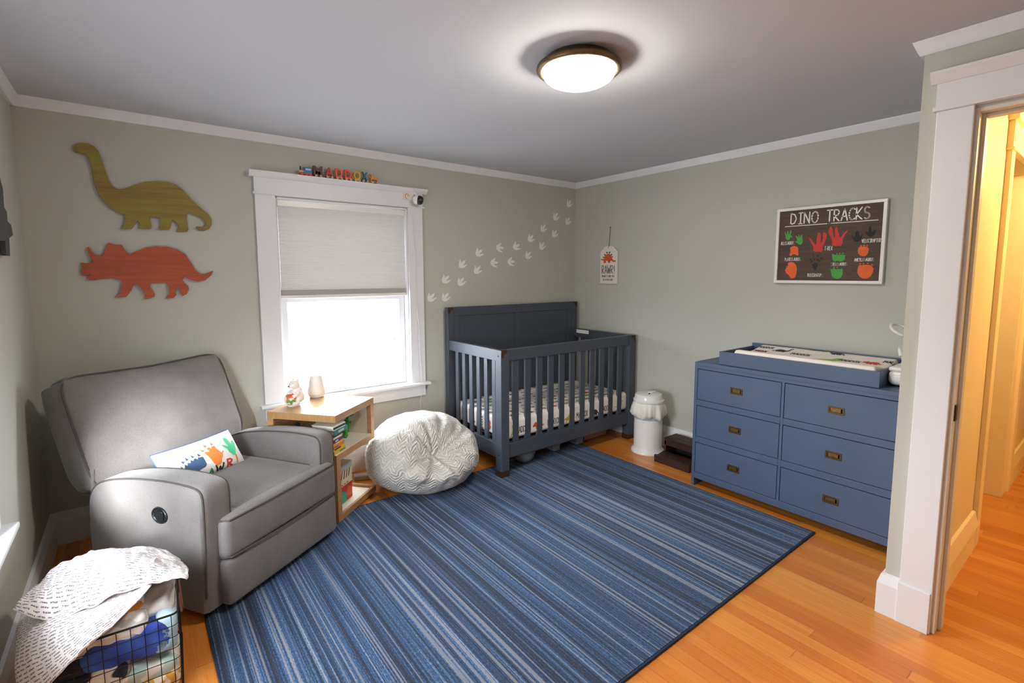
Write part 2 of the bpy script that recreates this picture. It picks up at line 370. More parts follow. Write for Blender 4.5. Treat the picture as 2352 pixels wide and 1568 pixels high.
# crown strips and baseboards
def crown_prof(u): return None
def strip(name, p0, p1, nrm, prof, m=trim_m, parent=None):
    # prof: list of (d,z) outward distance / height ; swept p0->p1
    b = MB(); i = b.ix(m); p0 = Vector(p0); p1 = Vector(p1); n = Vector(nrm)
    A = [b.bm.verts.new(p0+n*d+Vector((0, 0, z))) for d, z in prof]; B = [b.bm.verts.new(p1+n*d+Vector((0, 0, z))) for d, z in prof]
    k = len(prof)
    for j in range(k): b.bm.faces.new([A[j], A[(j+1) % k], B[(j+1) % k], B[j]]).material_index = i
    b.bm.faces.new(A); b.bm.faces.new(B[::-1])
    o = b.build(name, parent, smooth=False)
    if parent is None: struct(o)
    return o
CR = [(0, H-.052), (.012, H-.052), (.016, H-.045), (.03, H-.012), (.034, H), (0, H)]
BB = [(0, 0), (.022, 0), (.022, .135), (.012, .172), (0, .177)]
def mitre(name, pts, prof, m=trim_m):
    # pts: list of (x, y, ox, oy) ; offset vector per point scaled by profile distance
    b = MB(); i = b.ix(m); R = [[b.bm.verts.new((x+ox*d_, y+oy*d_, z)) for d_, z in prof] for x, y, ox, oy in pts]; k = len(prof)
    for A, B in zip(R, R[1:]):
        for j in range(k): b.bm.faces.new([A[j], A[(j+1) % k], B[(j+1) % k], B[j]]).material_index = i
    b.bm.faces.new(R[0]); b.bm.faces.new(R[-1][::-1]); return struct(b.build(name, smooth=False))
strip('trim_1', (WX, 0, 0), (0, 0, 0), (0, -1, 0), CR)
strip('trim_2', (0, 0, 0), (0, -2.912, 0), (-1, 0, 0), CR)
strip('trim_3', (WX, -4.3, 0), (WX, 0, 0), (1, 0, 0), CR)
strip('baseboard_back', (WX, 0, 0), (0, 0, 0), (0, -1, 0), BB)
strip('baseboard_right', (0, 0, 0), (0, -2.912, 0), (-1, 0, 0), BB)
strip('baseboard_left', (WX, -4.3, 0), (WX, 0, 0), (1, 0, 0), BB)
mitre('trim_4', [(0, -2.912, 0, 1), (-1.025, -2.912, -1, 1), (-1.025, -4.3, -1, 0)], CR)
mitre('baseboard_doorway', [(0, -2.912, 0, 1), (-1.025, -2.912, -1, 1), (-1.025, -2.9625, -1, 0)], BB)
strip('baseboard_hall', (-.885, -3.03, 0), (-.0, -3.03, 0), (0, -1, 0), [(0, 0), (.02, 0), (.02, .12), (.026, .125), (.012, .2), (0, .205)], mat('cream_trim_paint', 'efdcae', .4, var=.02))
hallbb = bpy.data.materials['cream_trim_paint']
strip('baseboard_hall_end', (1.05, -3.02, 0), (3.9, -3.02, 0), (0, -1, 0), [(0, 0), (.02, 0), (.02, .12), (.026, .125), (.012, .2), (0, .205)], hallbb)

# ------------------------------------------------------------------ window 1
def window(name, X, shade_label, cordside=True):
    # local: x along wall, y into the room negative, origin at window centre on wall face, floor level
    w = bpy.data.objects.new(name, None); COL.objects.link(w); w.matrix_world = X; struct(w)
    T = trim_m; hw, ow = .4635, .583
    def part(nm, boxes, m=T, bevel=.002, par=w):
        b = MB()
        for q in boxes: b.box(*q, m)
        return b.build(nm, par, smooth=False, bevel=bevel)
    part('window_casing', [(-ow, -hw, -.022, 0, .598, 1.965)]); part('window_casing', [(hw, ow, -.022, 0, .598, 1.965)])
    b = MB(); b.box(-ow-.002, ow+.002, -.026, 0, 1.967, 2.075, T); b.box(-ow-.012, ow+.012, -.034, 0, 1.955, 1.967, T)
    b.prism([(0, 2.06), (-.034, 2.06), (-.06, 2.088), (-.06, 2.096), (0, 2.096)], lambda a, z, d: Vector((d, a, z)), -ow-.03, ow+.03, T)
    b.build('window_head_casing', w, smooth=False)
    b = MB(); b.box(-ow-.03, ow+.03, -.062, 0, .577, .598, T); b.box(-hw, hw, 0, .06, .577, .598, T); b.build('window_sill', w, smooth=False, bevel=.006, seg=3)
    part('window_apron', [(-ow, ow, -.02, 0, .488, .577)])
    part('window_jamb', [(-hw, -hw+.012, 0, .15, .598, 1.95), (hw-.012, hw, 0, .15, .598, 1.95), (-hw, hw, 0, .15, 1.938, 1.95), (-hw-.0, hw, .06, .15, .585, .598)])
    # lower sash (inner), upper sash (outer)
    def sash(y, z0, z1, rail):
        b = MB(); h = hw-.014
        b.box(-h, -h+.045, y, y+.035, z0, z1, T); b.box(h-.045, h, y, y+.035, z0, z1, T); b.box(-h+.045, h-.045, y, y+.035, z0, z0+rail, T); b.box(-h+.045, h-.045, y, y+.035, z1-.04, z1, T)
        s = b.build('window_sash', w, smooth=False, bevel=.002)
        b = MB(); b.box(-h+.045, h-.045, y+.016, y+.019, z0+rail, z1-.04, glass_m); b.build('pane', s, smooth=False)
    sash(.052, .6, 1.30, .06); sash(.092, 1.26, 1.936, .04)
    part('screen_bar', [(-hw+.02, hw-.02, .13, .14, .935, .947), (hw-.075, hw-.06, .13, .14, .6, 1.3)])
    # cellular shade : its own thing
    s = bpy.data.objects.new('cellular_shade', None); COL.objects.link(s); s.matrix_world = X @ Matrix.Translation((0, .03, 0)); tag(s, shade_label, 'window shade')
    b = MB(); b.box(-hw+.014, hw-.014, -.02, .018, 1.895, 1.934, white_m); b.build('headrail', s, smooth=False, bevel=.003)
    prof = []; z = 1.895; k = 0
    zz0, zz1, npl = 1.895, 1.345, 29
    for k in range(npl+1):
        t = k/npl; z = zz0+(zz1-zz0)*(1.4*t-.4*t*t)
        prof.append((-.0145, z))
        if k < npl: t2 = (k+.5)/npl; prof.append((-.018, zz0+(zz1-zz0)*(1.4*t2-.4*t2*t2)))
    b = MB(); i = b.ix(shade_m); L = [b.bm.verts.new((-hw+.018, d, z)) for d, z in prof]; R = [b.bm.verts.new((hw-.018, d, z)) for d, z in prof]
    L2 = [b.bm.verts.new((-hw+.018, -d, z)) for d, z in prof]; R2 = [b.bm.verts.new((hw-.018, -d, z)) for d, z in prof]
    for q in range(len(prof)-1):
        b.bm.faces.new([L[q], R[q], R[q+1], L[q+1]]); b.bm.faces.new([L2[q], L2[q+1], R2[q+1], R2[q]])
    b.build('pleated_cells', s, smooth=False)
    gray = bpy.data.materials.get('shade_stack_gray') or mat('shade_stack_gray', 'aaa8a6', .85, var=.03, vs=90)
    b = MB()
    b.box(-hw+.018, hw-.018, -.017, .017, 1.31, 1.345, gray); b.build('pleat_stack', s, smooth=False, bevel=.002)
    b = MB(); b.box(-hw+.014, hw-.014, -.02, .018, 1.287, 1.31, white_m); b.build('bottom_rail', s, smooth=False, bevel=.004)
    if cordside:
        pts = [(hw+.062, -.065, 1.93)] ; 
        pts = [Vector((hw-.02, -.03, 1.93)), Vector((hw+.03, -.06, 1.9)), Vector((hw+.055, -.058, 1.6)), Vector((hw+.045, -.062, 1.3)), Vector((hw+.062, -.067, 1.0)), Vector((hw+.07, -.07, .62)), Vector((hw+.064, -.066, .45)), Vector((hw+.07, -.05, .3))]
        fine = []
        for q in range(len(pts)-1):
            for t in range(6): fine.append(pts[q].lerp(pts[q+1], t/6)+Vector((.003*sin(q*7+t), 0, 0)))
        fine.append(pts[-1]); b = MB(); b.tube([p-Vector((0, .03, 0))*0 for p in fine], .0017, cord_m, 6); b.build('pull_cord', s)
    return w
window('window_1', Matrix.Translation((-2.2635, 0, 0)), 'light gray cellular shade half lowered over the bright window above the oak side table')
window('window_2', Matrix.Translation((WX, -1.775, 0)) @ Matrix.Rotation(pi/2, 4, 'Z'), 'gray cellular shade in the window on the left wall beside the laundry basket', False)
# ------------------------------------------------------------------ doorway
d = bpy.data.objects.new('door_1', None); COL.objects.link(d); struct(d); d.location = (-1.025, 0, 0)
def dpart(nm, boxes, m=trim_m, bevel=.002):
    b = MB()
    for q in boxes: b.box(*q, m)
    return b.build(nm, d, smooth=False, bevel=bevel)
dpart('door_casing', [(-.02, 0, -3.072, -2.966, .0, 2.057), (-.028, 0, -3.068, -2.962, 0, .172)])
dpart('door_casing', [(-.02, 0, -4.02, -3.92, .0, 2.057)])
b = MB(); b.box(-.024, 0, -4.025, -2.962, 2.069, 2.17, trim_m); b.box(-.032, 0, -4.03, -2.955, 2.055, 2.069, trim_m)
b.prism([(0, 2.155), (-.03, 2.155), (-.056, 2.185), (-.056, 2.195), (0, 2.195)], lambda a, z, q: Vector((a, q, z)), -4.05, -2.945, trim_m); b.build('door_head_casing', d, smooth=False)
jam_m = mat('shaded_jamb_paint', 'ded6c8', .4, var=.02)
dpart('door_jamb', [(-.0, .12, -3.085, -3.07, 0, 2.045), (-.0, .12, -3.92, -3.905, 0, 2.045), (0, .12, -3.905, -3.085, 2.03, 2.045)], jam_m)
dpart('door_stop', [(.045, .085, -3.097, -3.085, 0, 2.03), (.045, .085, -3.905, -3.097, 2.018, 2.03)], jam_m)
b = MB(); b.rbox((.022, -3.087, .91), (.012, .0035, .032), .003, black_m, 2); b.build('strike_plate', d)
hd = bpy.data.objects.new('door_2', None); COL.objects.link(hd); struct(hd)
def hpart(nm, boxes):
    b = MB()
    for q in boxes: b.box(*q, hallbb)
    return b.build(nm, hd, smooth=False, bevel=.002)
hpart('door_casing', [(-.05, .04, -3.052, -3.03, 0, 2.06)]); hpart('door_casing', [(1.02, 1.13, -3.045, -3.02, 0, 2.06)])
hpart('door_head_casing', [(-.06, 1.14, -3.055, -3.03, 2.06, 2.19), (-.08, 1.16, -3.07, -3.03, 2.19, 2.215), (-.065, 1.15, -3.06, -3.03, 2.05, 2.062)])
hpart('door_jamb', [(.02, .035, -3.03, -2.93, 0, 2.05), (.88, 1.04, -3.03, -2.93, 0, 2.05)])
t = thing('hall_ceiling_light', 'warm flush ceiling lamp in the hallway', 'ceiling light', (.35, -3.68, H))
b = MB(); b.lathe([(0, 0), (.12, 0), (.12, -.02), (.0, -.02)], lampmetal_m); b.build('lamp_base', t)


# ------------------------------------------------------------------ rug
rug = thing('area_rug', 'large navy and gray striped area rug covering most of the wood floor', 'rug')
b = MB(); b.box(-3.323, -.562, -2.462, -.597, .001, .011, rug_m); b.build('rug_pile', rug, smooth=False)
b = MB()
for q in [(-3.333, -3.323, -2.472, -.587), (-.562, -.552, -2.472, -.587), (-3.323, -.562, -2.472, -2.462), (-3.323, -.562, -.597, -.587)]: b.box(*q, .001, .010, rugedge_m)
b.build('rug_binding', rug, smooth=False, bevel=.003)

# ------------------------------------------------------------------ recliner  (local x = w to picture right, local -y = front)
RX, RY, RA = -3.143, -.743, radians(-56.8+90)
rec = thing('recliner_chair', 'gray heathered fabric recliner armchair in the corner by the window', 'armchair', (RX, RY, .012), RA)
# local coords (w, f, z): f = forward -> -y
def R3(w_, f_, z_): return Vector((w_, -f_, z_))
def piping(pts, name='piping', par=rec, r=.0042, cyc=False):
    b = MB(); b.tube(pts, r, pipe_m, 6, cyc=cyc); return b.build(name, par)
b = MB(); b.box(-.27, .27, -.28, .38, .05, .30, fab_m); b.box(-.27, .27, .36, .40, .05, .47, fab_m)
b.build('base_frame', rec, smooth=False, bevel=.02, seg=3)
for sx_ in (-1, 1):
    for yy_ in (-.22, .34): b = MB(); b.lathe([(0, 0), (.022, 0), (.025, .05), (0, .05)], dark_m, (sx_*.33, yy_, 0), 12); b.build('foot', rec)
AP = [(-.40, .03), (-.415, .25), (-.405, .40), (-.385, .465), (-.34, .507), (-.26, .535), (-.10, .562), (.05, .574), (.16, .576), (.265, .570), (.296, .556), (.306, .52), (.304, .42), (.300, .25), (.292, .03)]
def smoothp(P, it=2, keep=2):
    for _ in range(it):
        Q = [P[0]]
        for a, c in zip(P, P[1:]): Q += [(a[0]*.75+c[0]*.25, a[1]*.75+c[1]*.25), (a[0]*.25+c[0]*.75, a[1]*.25+c[1]*.75)]
        P = Q+[P[-1]]
    return P
APs = smoothp(AP, 1)
def arm(sg):
    b = MB(); w0, w1 = (.414 if sg < 0 else .388, .272); ns = 9
    i = b.ix(fab_m); rings = []
    cx_, cz_ = -.05, .3
    for k in range(ns+1):
        t = k/ns; e = min(1, min(t, 1-t)/.2); s_ = 1-.05*(1-sqrt(max(0, 1-(1-e)**2)))
        ww = w0+(w1-w0)*t
        crown = .009*sin(pi*t)
        ring = []
        for f_, z_ in APs:
            zz = .03 if z_ <= .031 else cz_+(z_-cz_)*s_+crown*(max(0, z_-.4)/.2)
            ff = cx_+(f_-cx_)*(1-(1-s_)*.8)
            ring.append(b.bm.verts.new(R3(sg*ww, ff, zz)))
        rings.append(ring)
    for A, B in zip(rings, rings[1:]):
        for q in range(len(A)): b.bm.faces.new([A[q], A[(q+1) % len(A)], B[(q+1) % len(A)], B[q]]).material_index = i
    b.bm.faces.new(rings[0]); b.bm.faces.new(rings[-1][::-1])
    a = b.build('armrest', rec, ang=50)
    for ww, s_ in ((w0-.009, .975), (.281, .975)):
        piping([R3(sg*ww, -.05+(f_+.05)*.985, .3+(z_-.3)*.975+.004) for f_, z_ in APs if z_ > .05], par=a)
    return a
aL = arm(-1); aR = arm(1)
def bulge_top(q, p):
    if p.z > 0: q = q+Vector((0, 0, .018*(1-p.x**2)*(1-p.y**2)))
    if abs(p.z) < .999: pass
    return q
# seat: T cushion
b = MB()
b.rbox((0, .0, .335), (.268, .31, .085), .035, fab_m, 8, bulge_top)
def bt(q, p):
    if p.z > .9: q = q+Vector((0, 0, .008*(1-p.x**2)))
    if p.y < 0: q = q+Vector((0, -.012*(1-p.x**2)*(1-p.z**2), 0))
    return q
b.rbox((0, -.285, .322), (.347, .062, .09), .03, fab_m, 8, bt)
seat = b.build('seat_cushion', rec, ang=60)
rr = [(-.335, .395), (-.338, .404), (.338, .404), (.335, .395)]
piping([R3(-.342, .24, .40)]+[R3(-.338, .32, .403), R3(-.325, .343, .404), R3(-.1, .357, .408), R3(.1, .357, .408), R3(.325, .343, .404), R3(.338, .32, .403), R3(.342, .24, .40)], par=seat)
piping([R3(-.346, .25, .243), R3(-.342, .32, .243), R3(-.325, .346, .243), R3(-.1, .358, .243), R3(.1, .358, .243), R3(.325, .346, .243), R3(.342, .32, .243), R3(.346, .25, .243)], par=seat)
# footrest panel
def bf(q, p):
    if p.y < 0: q = q+Vector((0, -.014*(1-p.x**2)*(1-p.z**2), 0))
    return q
b = MB(); b.rbox((0, -.300, .128), (.345, .045, .105), .026, fab_m, 8, bf); b.build('footrest', rec, ang=60)
# back cushion, tilted
tilt = atan2(.19, .475)
BX = Matrix.Translation(R3(0, -.36, .50)) @ Matrix.Rotation(-tilt, 4, 'X')
def bb(q, p):
    x, y, z = q; se = (abs(p.x)**8+abs(p.z)**8)**(1/8)
    if se > 1: x /= se; z /= se
    # local box: y = -front .. +back ; z up
    if p.y < 0: y -= .035*(1-p.x**2)**.8*(1-p.z**2)**.8*1.0
    if p.y > 0: y += .03*(1-p.x**2)*(1-p.z**2)
    z += -.026*(1-abs(p.x)**2)*max(0, min(1, (p.z-.2)/.6))
    # pinch at the bottom corners
    k = max(0, -p.z-.55)/.45
    x *= 1-.05*k; y += .03*k*(1 if p.y < 0 else 0)
    # soft creases near lower edge
    if p.y < 0 and p.z < -.3: y += .006*sin(x*38+z*21)*(abs(p.x))*(-p.z)
    return Vector((x, y, z))
b = MB(); b.rbox((0, .085, .232), (.425, .088, .298), .055, fab_m, 14, bb, X=BX); back = b.build('back_cushion', rec, ang=70)
pp = []
for k in range(72):
    t = 2*pi*k/72; ex = 2/8
    x = .411*abs(cos(t))**ex*(1 if cos(t) > 0 else -1); z = .232+.284*abs(sin(t))**ex*(1 if sin(t) > 0 else -1)
    kk = max(0, -(z-.232)/.298-.55)/.45
    z -= .026*(1-(x/.425)**2)*max(0, min(1, ((z-.232)/.298-.2)/.6))
    pp.append(BX @ Vector((x*(1-.05*kk), .003+.03*kk, z)))
piping(pp, par=back, cyc=True, r=.0045)
# near-black box paints the shade in the gap below the back; back bar
b = MB(); b.box(-.30, .30, .30, .37, .25, .45, dark_m); b.box(-.405, -.39, .375, .39, .30, .56, fab_m); b.build('back_gap_and_bar', rec, smooth=False, bevel=.004)
# lever
lv = MB(); XL = Matrix.Translation(R3(-.4145, .061, .425)) @ Matrix.Rotation(-pi/2, 4, 'Y')
lv.lathe([(0, .001), (.031, .001), (.034, .004), (.038, .006), (.041, .003), (.042, -.002)], black_m, n=32, X=XL @ Matrix.Diagonal((.88, 1.12, 1, 1)))
lev = lv.build('recline_lever_recess', rec)
lv = MB(); lv.rbox((0, 0, 0), (.006, .017, .022), .004, black_m, 3, X=Matrix.Translation(R3(-.418, .070, .424))); lv.rbox((0, 0, 0), (.005, .013, .009), .003, black_m, 3, X=Matrix.Translation(R3(-.418, .047, .426))); lv.build('release_lever', lev)

# ------------------------------------------------------------------ lumbar pillow on the recliner
F_ = Vector((.54756, -.83676, 0)); W_ = Vector((.83676, .54756, 0)); c0 = Vector((RX, RY, 0))+W_*-.035+F_*-.14+Vector((0, 0, .515))
up_ = (F_*-.55+Vector((0, 0, .835))).normalized(); n_ = W_.cross(up_)
pil = thing('lumbar_pillow', 'small white rectangular pillow printed with colorful dinosaur footprints, on the gray recliner', 'pillow')
cc_ = c0-n_*.035+up_*.005
pil.matrix_world = Matrix(((W_.x, up_.x, n_.x, cc_.x), (W_.y, up_.y, n_.y, cc_.y), (W_.z, up_.z, n_.z, cc_.z+.012), (0, 0, 0, 1)))
hx, hy = .212, .105
def psurf(x, y, sg=1, off=0):
    u = max(-1, min(1, x/hx)); v = max(-1, min(1, y/hy)); t = .05*((1-u**4)*(1-v**4))**.55
    t += .0025*sin(x*60+y*30)*(1-u*u)*(1-v*v)
    px = x*(1-.035*(1-v*v)*abs(u)**3); py = y*(1-.09*(1-u*u)*abs(v)**3)
    return Vector((px, py, sg*t+off*sg))
cot_m = mat('white_pillow_cotton', 'f1ece8', .85, var=.015, bump=.2, bs=50)
b = MB()
for sg in (1, -1): b.grid(lambda a, c_: psurf((a*2-1)*hx, (c_*2-1)*hy, sg), 41, 25, cot_m)
bmesh.ops.remove_doubles(b.bm, verts=b.bm.verts[:], dist=.0004)
pc = b.build('pillow_cover', pil, ang=80)
def pmap(x, y): return psurf(x/1000, y/1000-.005, 1, .0012)
pin = {c_: flat('pillow_ink_'+c_, h) for c_, h in {'navy': '3f5f86', 'orange': 'f08c3c', 'green': '43cf92', 'red': 'e0483c', 'dark': '2a3138', 'leaf': '1f9a5a'}.items()}
b = MB()
b.decal([(-132,-22),(-122,-11),(-118,2),(-109,-9),(-103,3),(-92,-3),(-86,10),(-76,2),(-66,12),(-58,8),(-52,0),(-46,10),(-20,5),(-20,-38),(-33,-49),(-63,-53),(-85,-72),(-115,-68),(-129,-45)], pmap, pin['navy'], 12)
for q in [(-141,0,-130,-13,-139,-19),(-129,24,-112,13,-123,5),(-106,33,-92,17,-104,13),(-77,33,-61,20,-74,17),(-42,32,-26,16,-41,13)]: b.decal([(q[0],q[1]),(q[2],q[3]),(q[4],q[5])], pmap, pin['navy'], 12)
b.decal([(-6,22),(-1,23),(14,16),(20,20),(13,32),(20,40),(29,37),(37,25),(40,36),(49,40),(61,36),(61,25),(69,7),(74,-3),(82,-8),(88,0),(94,-4),(84,-13),(74,-32),(61,-41),(55,-59),(42,-67),(27,-65),(16,-48),(11,-26),(5,-7)], pmap, pin['orange'], 12)
for q in [(-21,44,-1,32,-13,26),(5,63,21,50,6,43),(49,65,57,47,43,44)]: b.decal([(q[0],q[1]),(q[2],q[3]),(q[4],q[5])], pmap, pin['orange'], 12)
b.decal([(95,30),(111,21),(127,9),(129,16),(125,26),(121,48),(123,60),(133,63),(143,55),(150,34),(155,18),(163,20),(165,35),(180,35),(185,21),(170,-15),(149,-45),(136,-46),(128,-34),(118,-21),(116,-3),(102,14)], pmap, pin['green'], 12)
for ch, x_, cl in (('A', -22, 'leaf'), ('W', 22, 'dark'), ('R', 88, 'red'), ('!', 148, 'orange')):
    b.stroke([[(px, py+ (x_-80)*.14) for px, py in L] for L in text(ch, x_, -94, 44 if ch == 'W' else (32 if ch != '!' else 2), 38)], pmap, 10, pin[cl], 8)
b.build('dinosaur_print', pil)
b = MB()
edge = [psurf(-hx+2*hx*k/40, hy*.995) for k in range(41)]+[psurf(hx, hy-2*hy*k/20) for k in range(1, 20)]+[psurf(hx-2*hx*k/40, -hy) for k in range(41)]+[psurf(-hx, -hy+2*hy*k/20) for k in range(1, 20)]
b.tube(edge, .003, flat('blue_piping', '47608f'), 6, cyc=True); b.build('blue_piping', pil)

# ------------------------------------------------------------------ crib
cr = thing('baby_crib', 'slate blue wooden slatted baby crib against the corner walls', 'crib')
X0, X1, Y0, Y1 = -1.507, -.054, -.806, -.035; PW = .07; G = .0
def cb(nm, *q, m=crib_m, par=cr, bev=.003):
    b = MB(); b.box(*q, m); return b.build(nm, par, smooth=False, bevel=bev)
for (xa, xb) in ((X0, X0+PW), (X1-PW, X1)):
    l_ = cb('leg', xa, xb, Y0, Y0+PW, .011 if xa < -1 else .0, .922)
    zb = .011 if xa < -1 else 0
    cb('leg_cap', xa-.001, xb+.001, Y0-.001, Y0+PW+.001, zb, zb+.045, m=bronze_m, par=l_, bev=.001)
for (xa, xb) in ((X0, X0+.055), (X1-.055, X1)): cb('leg', xa, xb, Y1-.055, Y1, 0, 1.184)
# headboard
hbx0, hbx1 = X0+.055, X1-.055
b = MB(); yb, yf = -.04, -.085
b.box(hbx0, hbx1, yf, yb, 1.113, 1.184, crib_m); b.box(hbx0, hbx1, yf, yb, .14, .25, crib_m); b.box(hbx0, hbx0+.055, yf, yb, .25, 1.113, crib_m); b.box(hbx1-.055, hbx1, yf, yb, .25, 1.113, crib_m)
b.box(-.82, -.755, yf, yb, .25, 1.113, crib_m); b.box(hbx0+.05, hbx1-.05, yf+.008, yb, .24, 1.12, crib_m); hb_ = b.build('headboard', cr, smooth=False, bevel=.002)
def corner(x, y, z, sx_, par, s=.05, nrm='y'):
    # stepped corner bracket on a face
    P = [(0, 0), (1, 0), (1, -.42), (.62, -.42), (.62, -.62), (.42, -.62), (.42, -1), (0, -1)]
    b = MB(); b.prism([(sx_*a*s, c_*s) for a, c_ in P], (lambda a, c_, d: Vector((x+a, y+d, z+c_))) if nrm == 'y' else (lambda a, c_, d: Vector((x+d, y-a, z+c_))), 0, -.0016, bronze_m)
    return b.build('corner_bracket', par, smooth=False)
corner(X0, Y1-.0555, 1.184, 1, hb_); corner(X1, Y1-.0555, 1.184, -1, hb_)
# front and back-side rails
fr = cb('rail', X0+PW, X1-PW, Y0+.008, Y0+PW-.014, .842, .922); corner(X0, Y0-.0004, .922, 1, fr); corner(X1, Y0-.0004, .922, -1, fr)
b = MB(); b.box(X0-.0014, X0+.05, Y0-.0014, Y0+.055, .9222, .9236, bronze_m); b.build('corner_bracket', fr, smooth=False)
cb('rail', X0+PW, X1-PW, Y0+.008, Y0+PW-.014, .14, .245)
for k in range(11): cb('slat', -1.390+.1135*k, -1.336+.1135*k, Y0+.018, Y0+.036, .245, .842)
for xs in (X0, X1-.045):
    cb('rail', xs+.004, xs+.041, Y0+PW, Y1-.055, .842, .922); cb('rail', xs+.004, xs+.041, Y0+PW, Y1-.055, .14, .245)
    for k in range(6): cb('slat', xs+.012, xs+.030, -.718+.1*k, -.675+.1*k, .245, .842)
b = MB(); b.box(X0+.05, X1-.05, Y0+.06, Y1-.06, .235, .262, dark_m); b.build('mattress_support', cr, smooth=False)
for z in (.17, .88): b = MB(); b.lathe([(0, .001), (.006, .001), (.006, -.002)], dark_m, X=Matrix.Translation((X0-.0006, Y0+.035, z-.0)) @ Matrix.Rotation(-pi/2, 4, 'Y'), n=12); b.build('bolt', cr)
b = MB(); b.box(X1-.054, X1-.051, -.30, -.14, .885, .918, white_m); b.build('rail_label', cr, smooth=False)

# dinosaur silhouettes (metres/1000 on the wall) reused for prints
BRONTO=[(-3687,2102),(-3679,2123),(-3659,2136),(-3628,2139),(-3604,2126),(-3587,2103),(-3576,2064),(-3566,2011),(-3555,1959),(-3539,1926),(-3519,1913),(-3485,1919),(-3445,1941),(-3399,1964),(-3348,1974),(-3297,1977),(-3255,1967),(-3220,1938),(-3184,1890),(-3143,1846),(-3105,1813),(-3087,1778),(-3089,1745),(-3104,1721),(-3128,1710),(-3156,1712),(-3170,1727),(-3166,1733),(-3143,1730),(-3123,1738),(-3117,1753),(-3127,1775),(-3162,1796),(-3194,1811),(-3208,1805),(-3213,1776),(-3210,1738),(-3208,1712),(-3214,1700),(-3266,1698),(-3264,1709),(-3253,1722),(-3263,1747),(-3280,1765),(-3288,1752),(-3293,1726),(-3299,1708),(-3346,1705),(-3351,1711),(-3343,1724),(-3340,1749),(-3341,1769),(-3386,1772),(-3386,1746),(-3381,1721),(-3386,1707),(-3437,1706),(-3440,1713),(-3433,1724),(-3442,1748),(-3450,1739),(-3461,1717),(-3473,1701),(-3518,1700),(-3521,1706),(-3507,1717),(-3500,1745),(-3495,1778),(-3522,1788),(-3554,1806),(-3579,1837),(-3600,1873),(-3611,1912),(-3617,1958),(-3620,2015),(-3626,2054),(-3640,2078),(-3660,2084),(-3679,2086)]
TRI=[(-3701,1512),(-3669,1510),(-3647,1518),(-3656,1541),(-3665,1576),(-3666,1594),(-3661,1597),(-3645,1568),(-3630,1553),(-3607,1551),(-3595,1575),(-3584,1614),(-3575,1621),(-3552,1613),(-3521,1611),(-3510,1587),(-3490,1562),(-3457,1579),(-3411,1602),(-3365,1611),(-3313,1608),(-3266,1594),(-3230,1566),(-3205,1518),(-3185,1475),(-3164,1454),(-3141,1452),(-3118,1462),(-3096,1471),(-3107,1445),(-3138,1416),(-3178,1407),(-3216,1419),(-3248,1438),(-3255,1426),(-3245,1400),(-3227,1380),(-3225,1360),(-3237,1334),(-3257,1323),(-3265,1335),(-3266,1361),(-3281,1373),(-3287,1362),(-3288,1329),(-3301,1313),(-3343,1311),(-3324,1333),(-3321,1369),(-3330,1401),(-3408,1401),(-3407,1377),(-3389,1338),(-3395,1319),(-3439,1309),(-3441,1318),(-3430,1333),(-3450,1374),(-3468,1396),(-3481,1393),(-3495,1360),(-3519,1326),(-3570,1324),(-3560,1336),(-3545,1345),(-3530,1416),(-3563,1431),(-3610,1429),(-3648,1421),(-3670,1423),(-3681,1432),(-3662,1446),(-3668,1452),(-3687,1439),(-3698,1458),(-3693,1488),(-3694,1502)]
TREX=[(-.5,.12),(-.3,.10),(-.12,.16),(0,.22),(.1,.3),(.16,.42),(.22,.46),(.36,.46),(.42,.41),(.4,.36),(.28,.34),(.26,.28),(.30,.22),(.36,.2),(.34,.17),(.27,.18),(.22,.12),(.16,.06),(.2,-.02),(.17,-.1),(.22,-.14),(.1,-.14),(.1,-.06),(.04,.0),(-.04,-.04),(-.06,-.14),(-.14,-.14),(-.1,-.06),(-.12,.04),(-.28,.06)]
def unit(P):
    xs = [p[0] for p in P]; ys = [p[1] for p in P]; w_ = max(xs)-min(xs); cx_, cy_ = (max(xs)+min(xs))/2, (max(ys)+min(ys))/2
    return [((x-cx_)/w_, (y-cy_)/w_) for x, y in P]
UB, UT, UR = unit(BRONTO), unit(TRI), unit(TREX)
def put(b, U, x, y, s, f, m, flip=1, rot=0):
    b.decal([(x+s*(flip*a*cos(rot)-c_*sin(rot)), y+s*(flip*a*sin(rot)+c_*cos(rot))) for a, c_ in U], f, m)
# mattress
mt = thing('crib_mattress', 'crib mattress in a white sheet printed with dinosaurs and a name, inside the crib', 'mattress')
mx0, mx1, my0, my1, mz0, mz1 = -1.447, -.112, -.783, -.10, .2635, .42
b = MB(); b.rbox(((mx0+mx1)/2, (my0+my1)/2, (mz0+mz1)/2), ((mx1-mx0)/2, (my1-my0)/2, (mz1-mz0)/2), .03, sheet_m, 6)
ftop = lambda x, y: Vector((x, y, mz1+.0012)); ffr = lambda x, z: Vector((x, my0-.0012, z)); fle = lambda y, z: Vector((mx0-.0012, y, z))
inks = [navy_m, red_m, lime_m, yel_m, green_m]; rnd = random.Random(3)
for r_ in range(8):
    y = my0+.06+r_*.082; x = mx0+.06+(r_ % 2)*.09; k = r_
    while x < mx1-.14:
        if k % 2 == 0: b.stroke(text('MADDOX', x, y-.014, .11, .03), ftop, .0042, dash_m, .05); x += .14
        else: put(b, [UB, UT, UR][(k//2+r_) % 3], x+.04, y, .10, ftop, inks[(k//2+r_) % 5]); x += .12
        k += 1
z_ = mz0+.055; x = mx0+.115; k = 0
put(b, UR, mx0+.055, z_+.0, .11, ffr, lime_m, rot=.8)
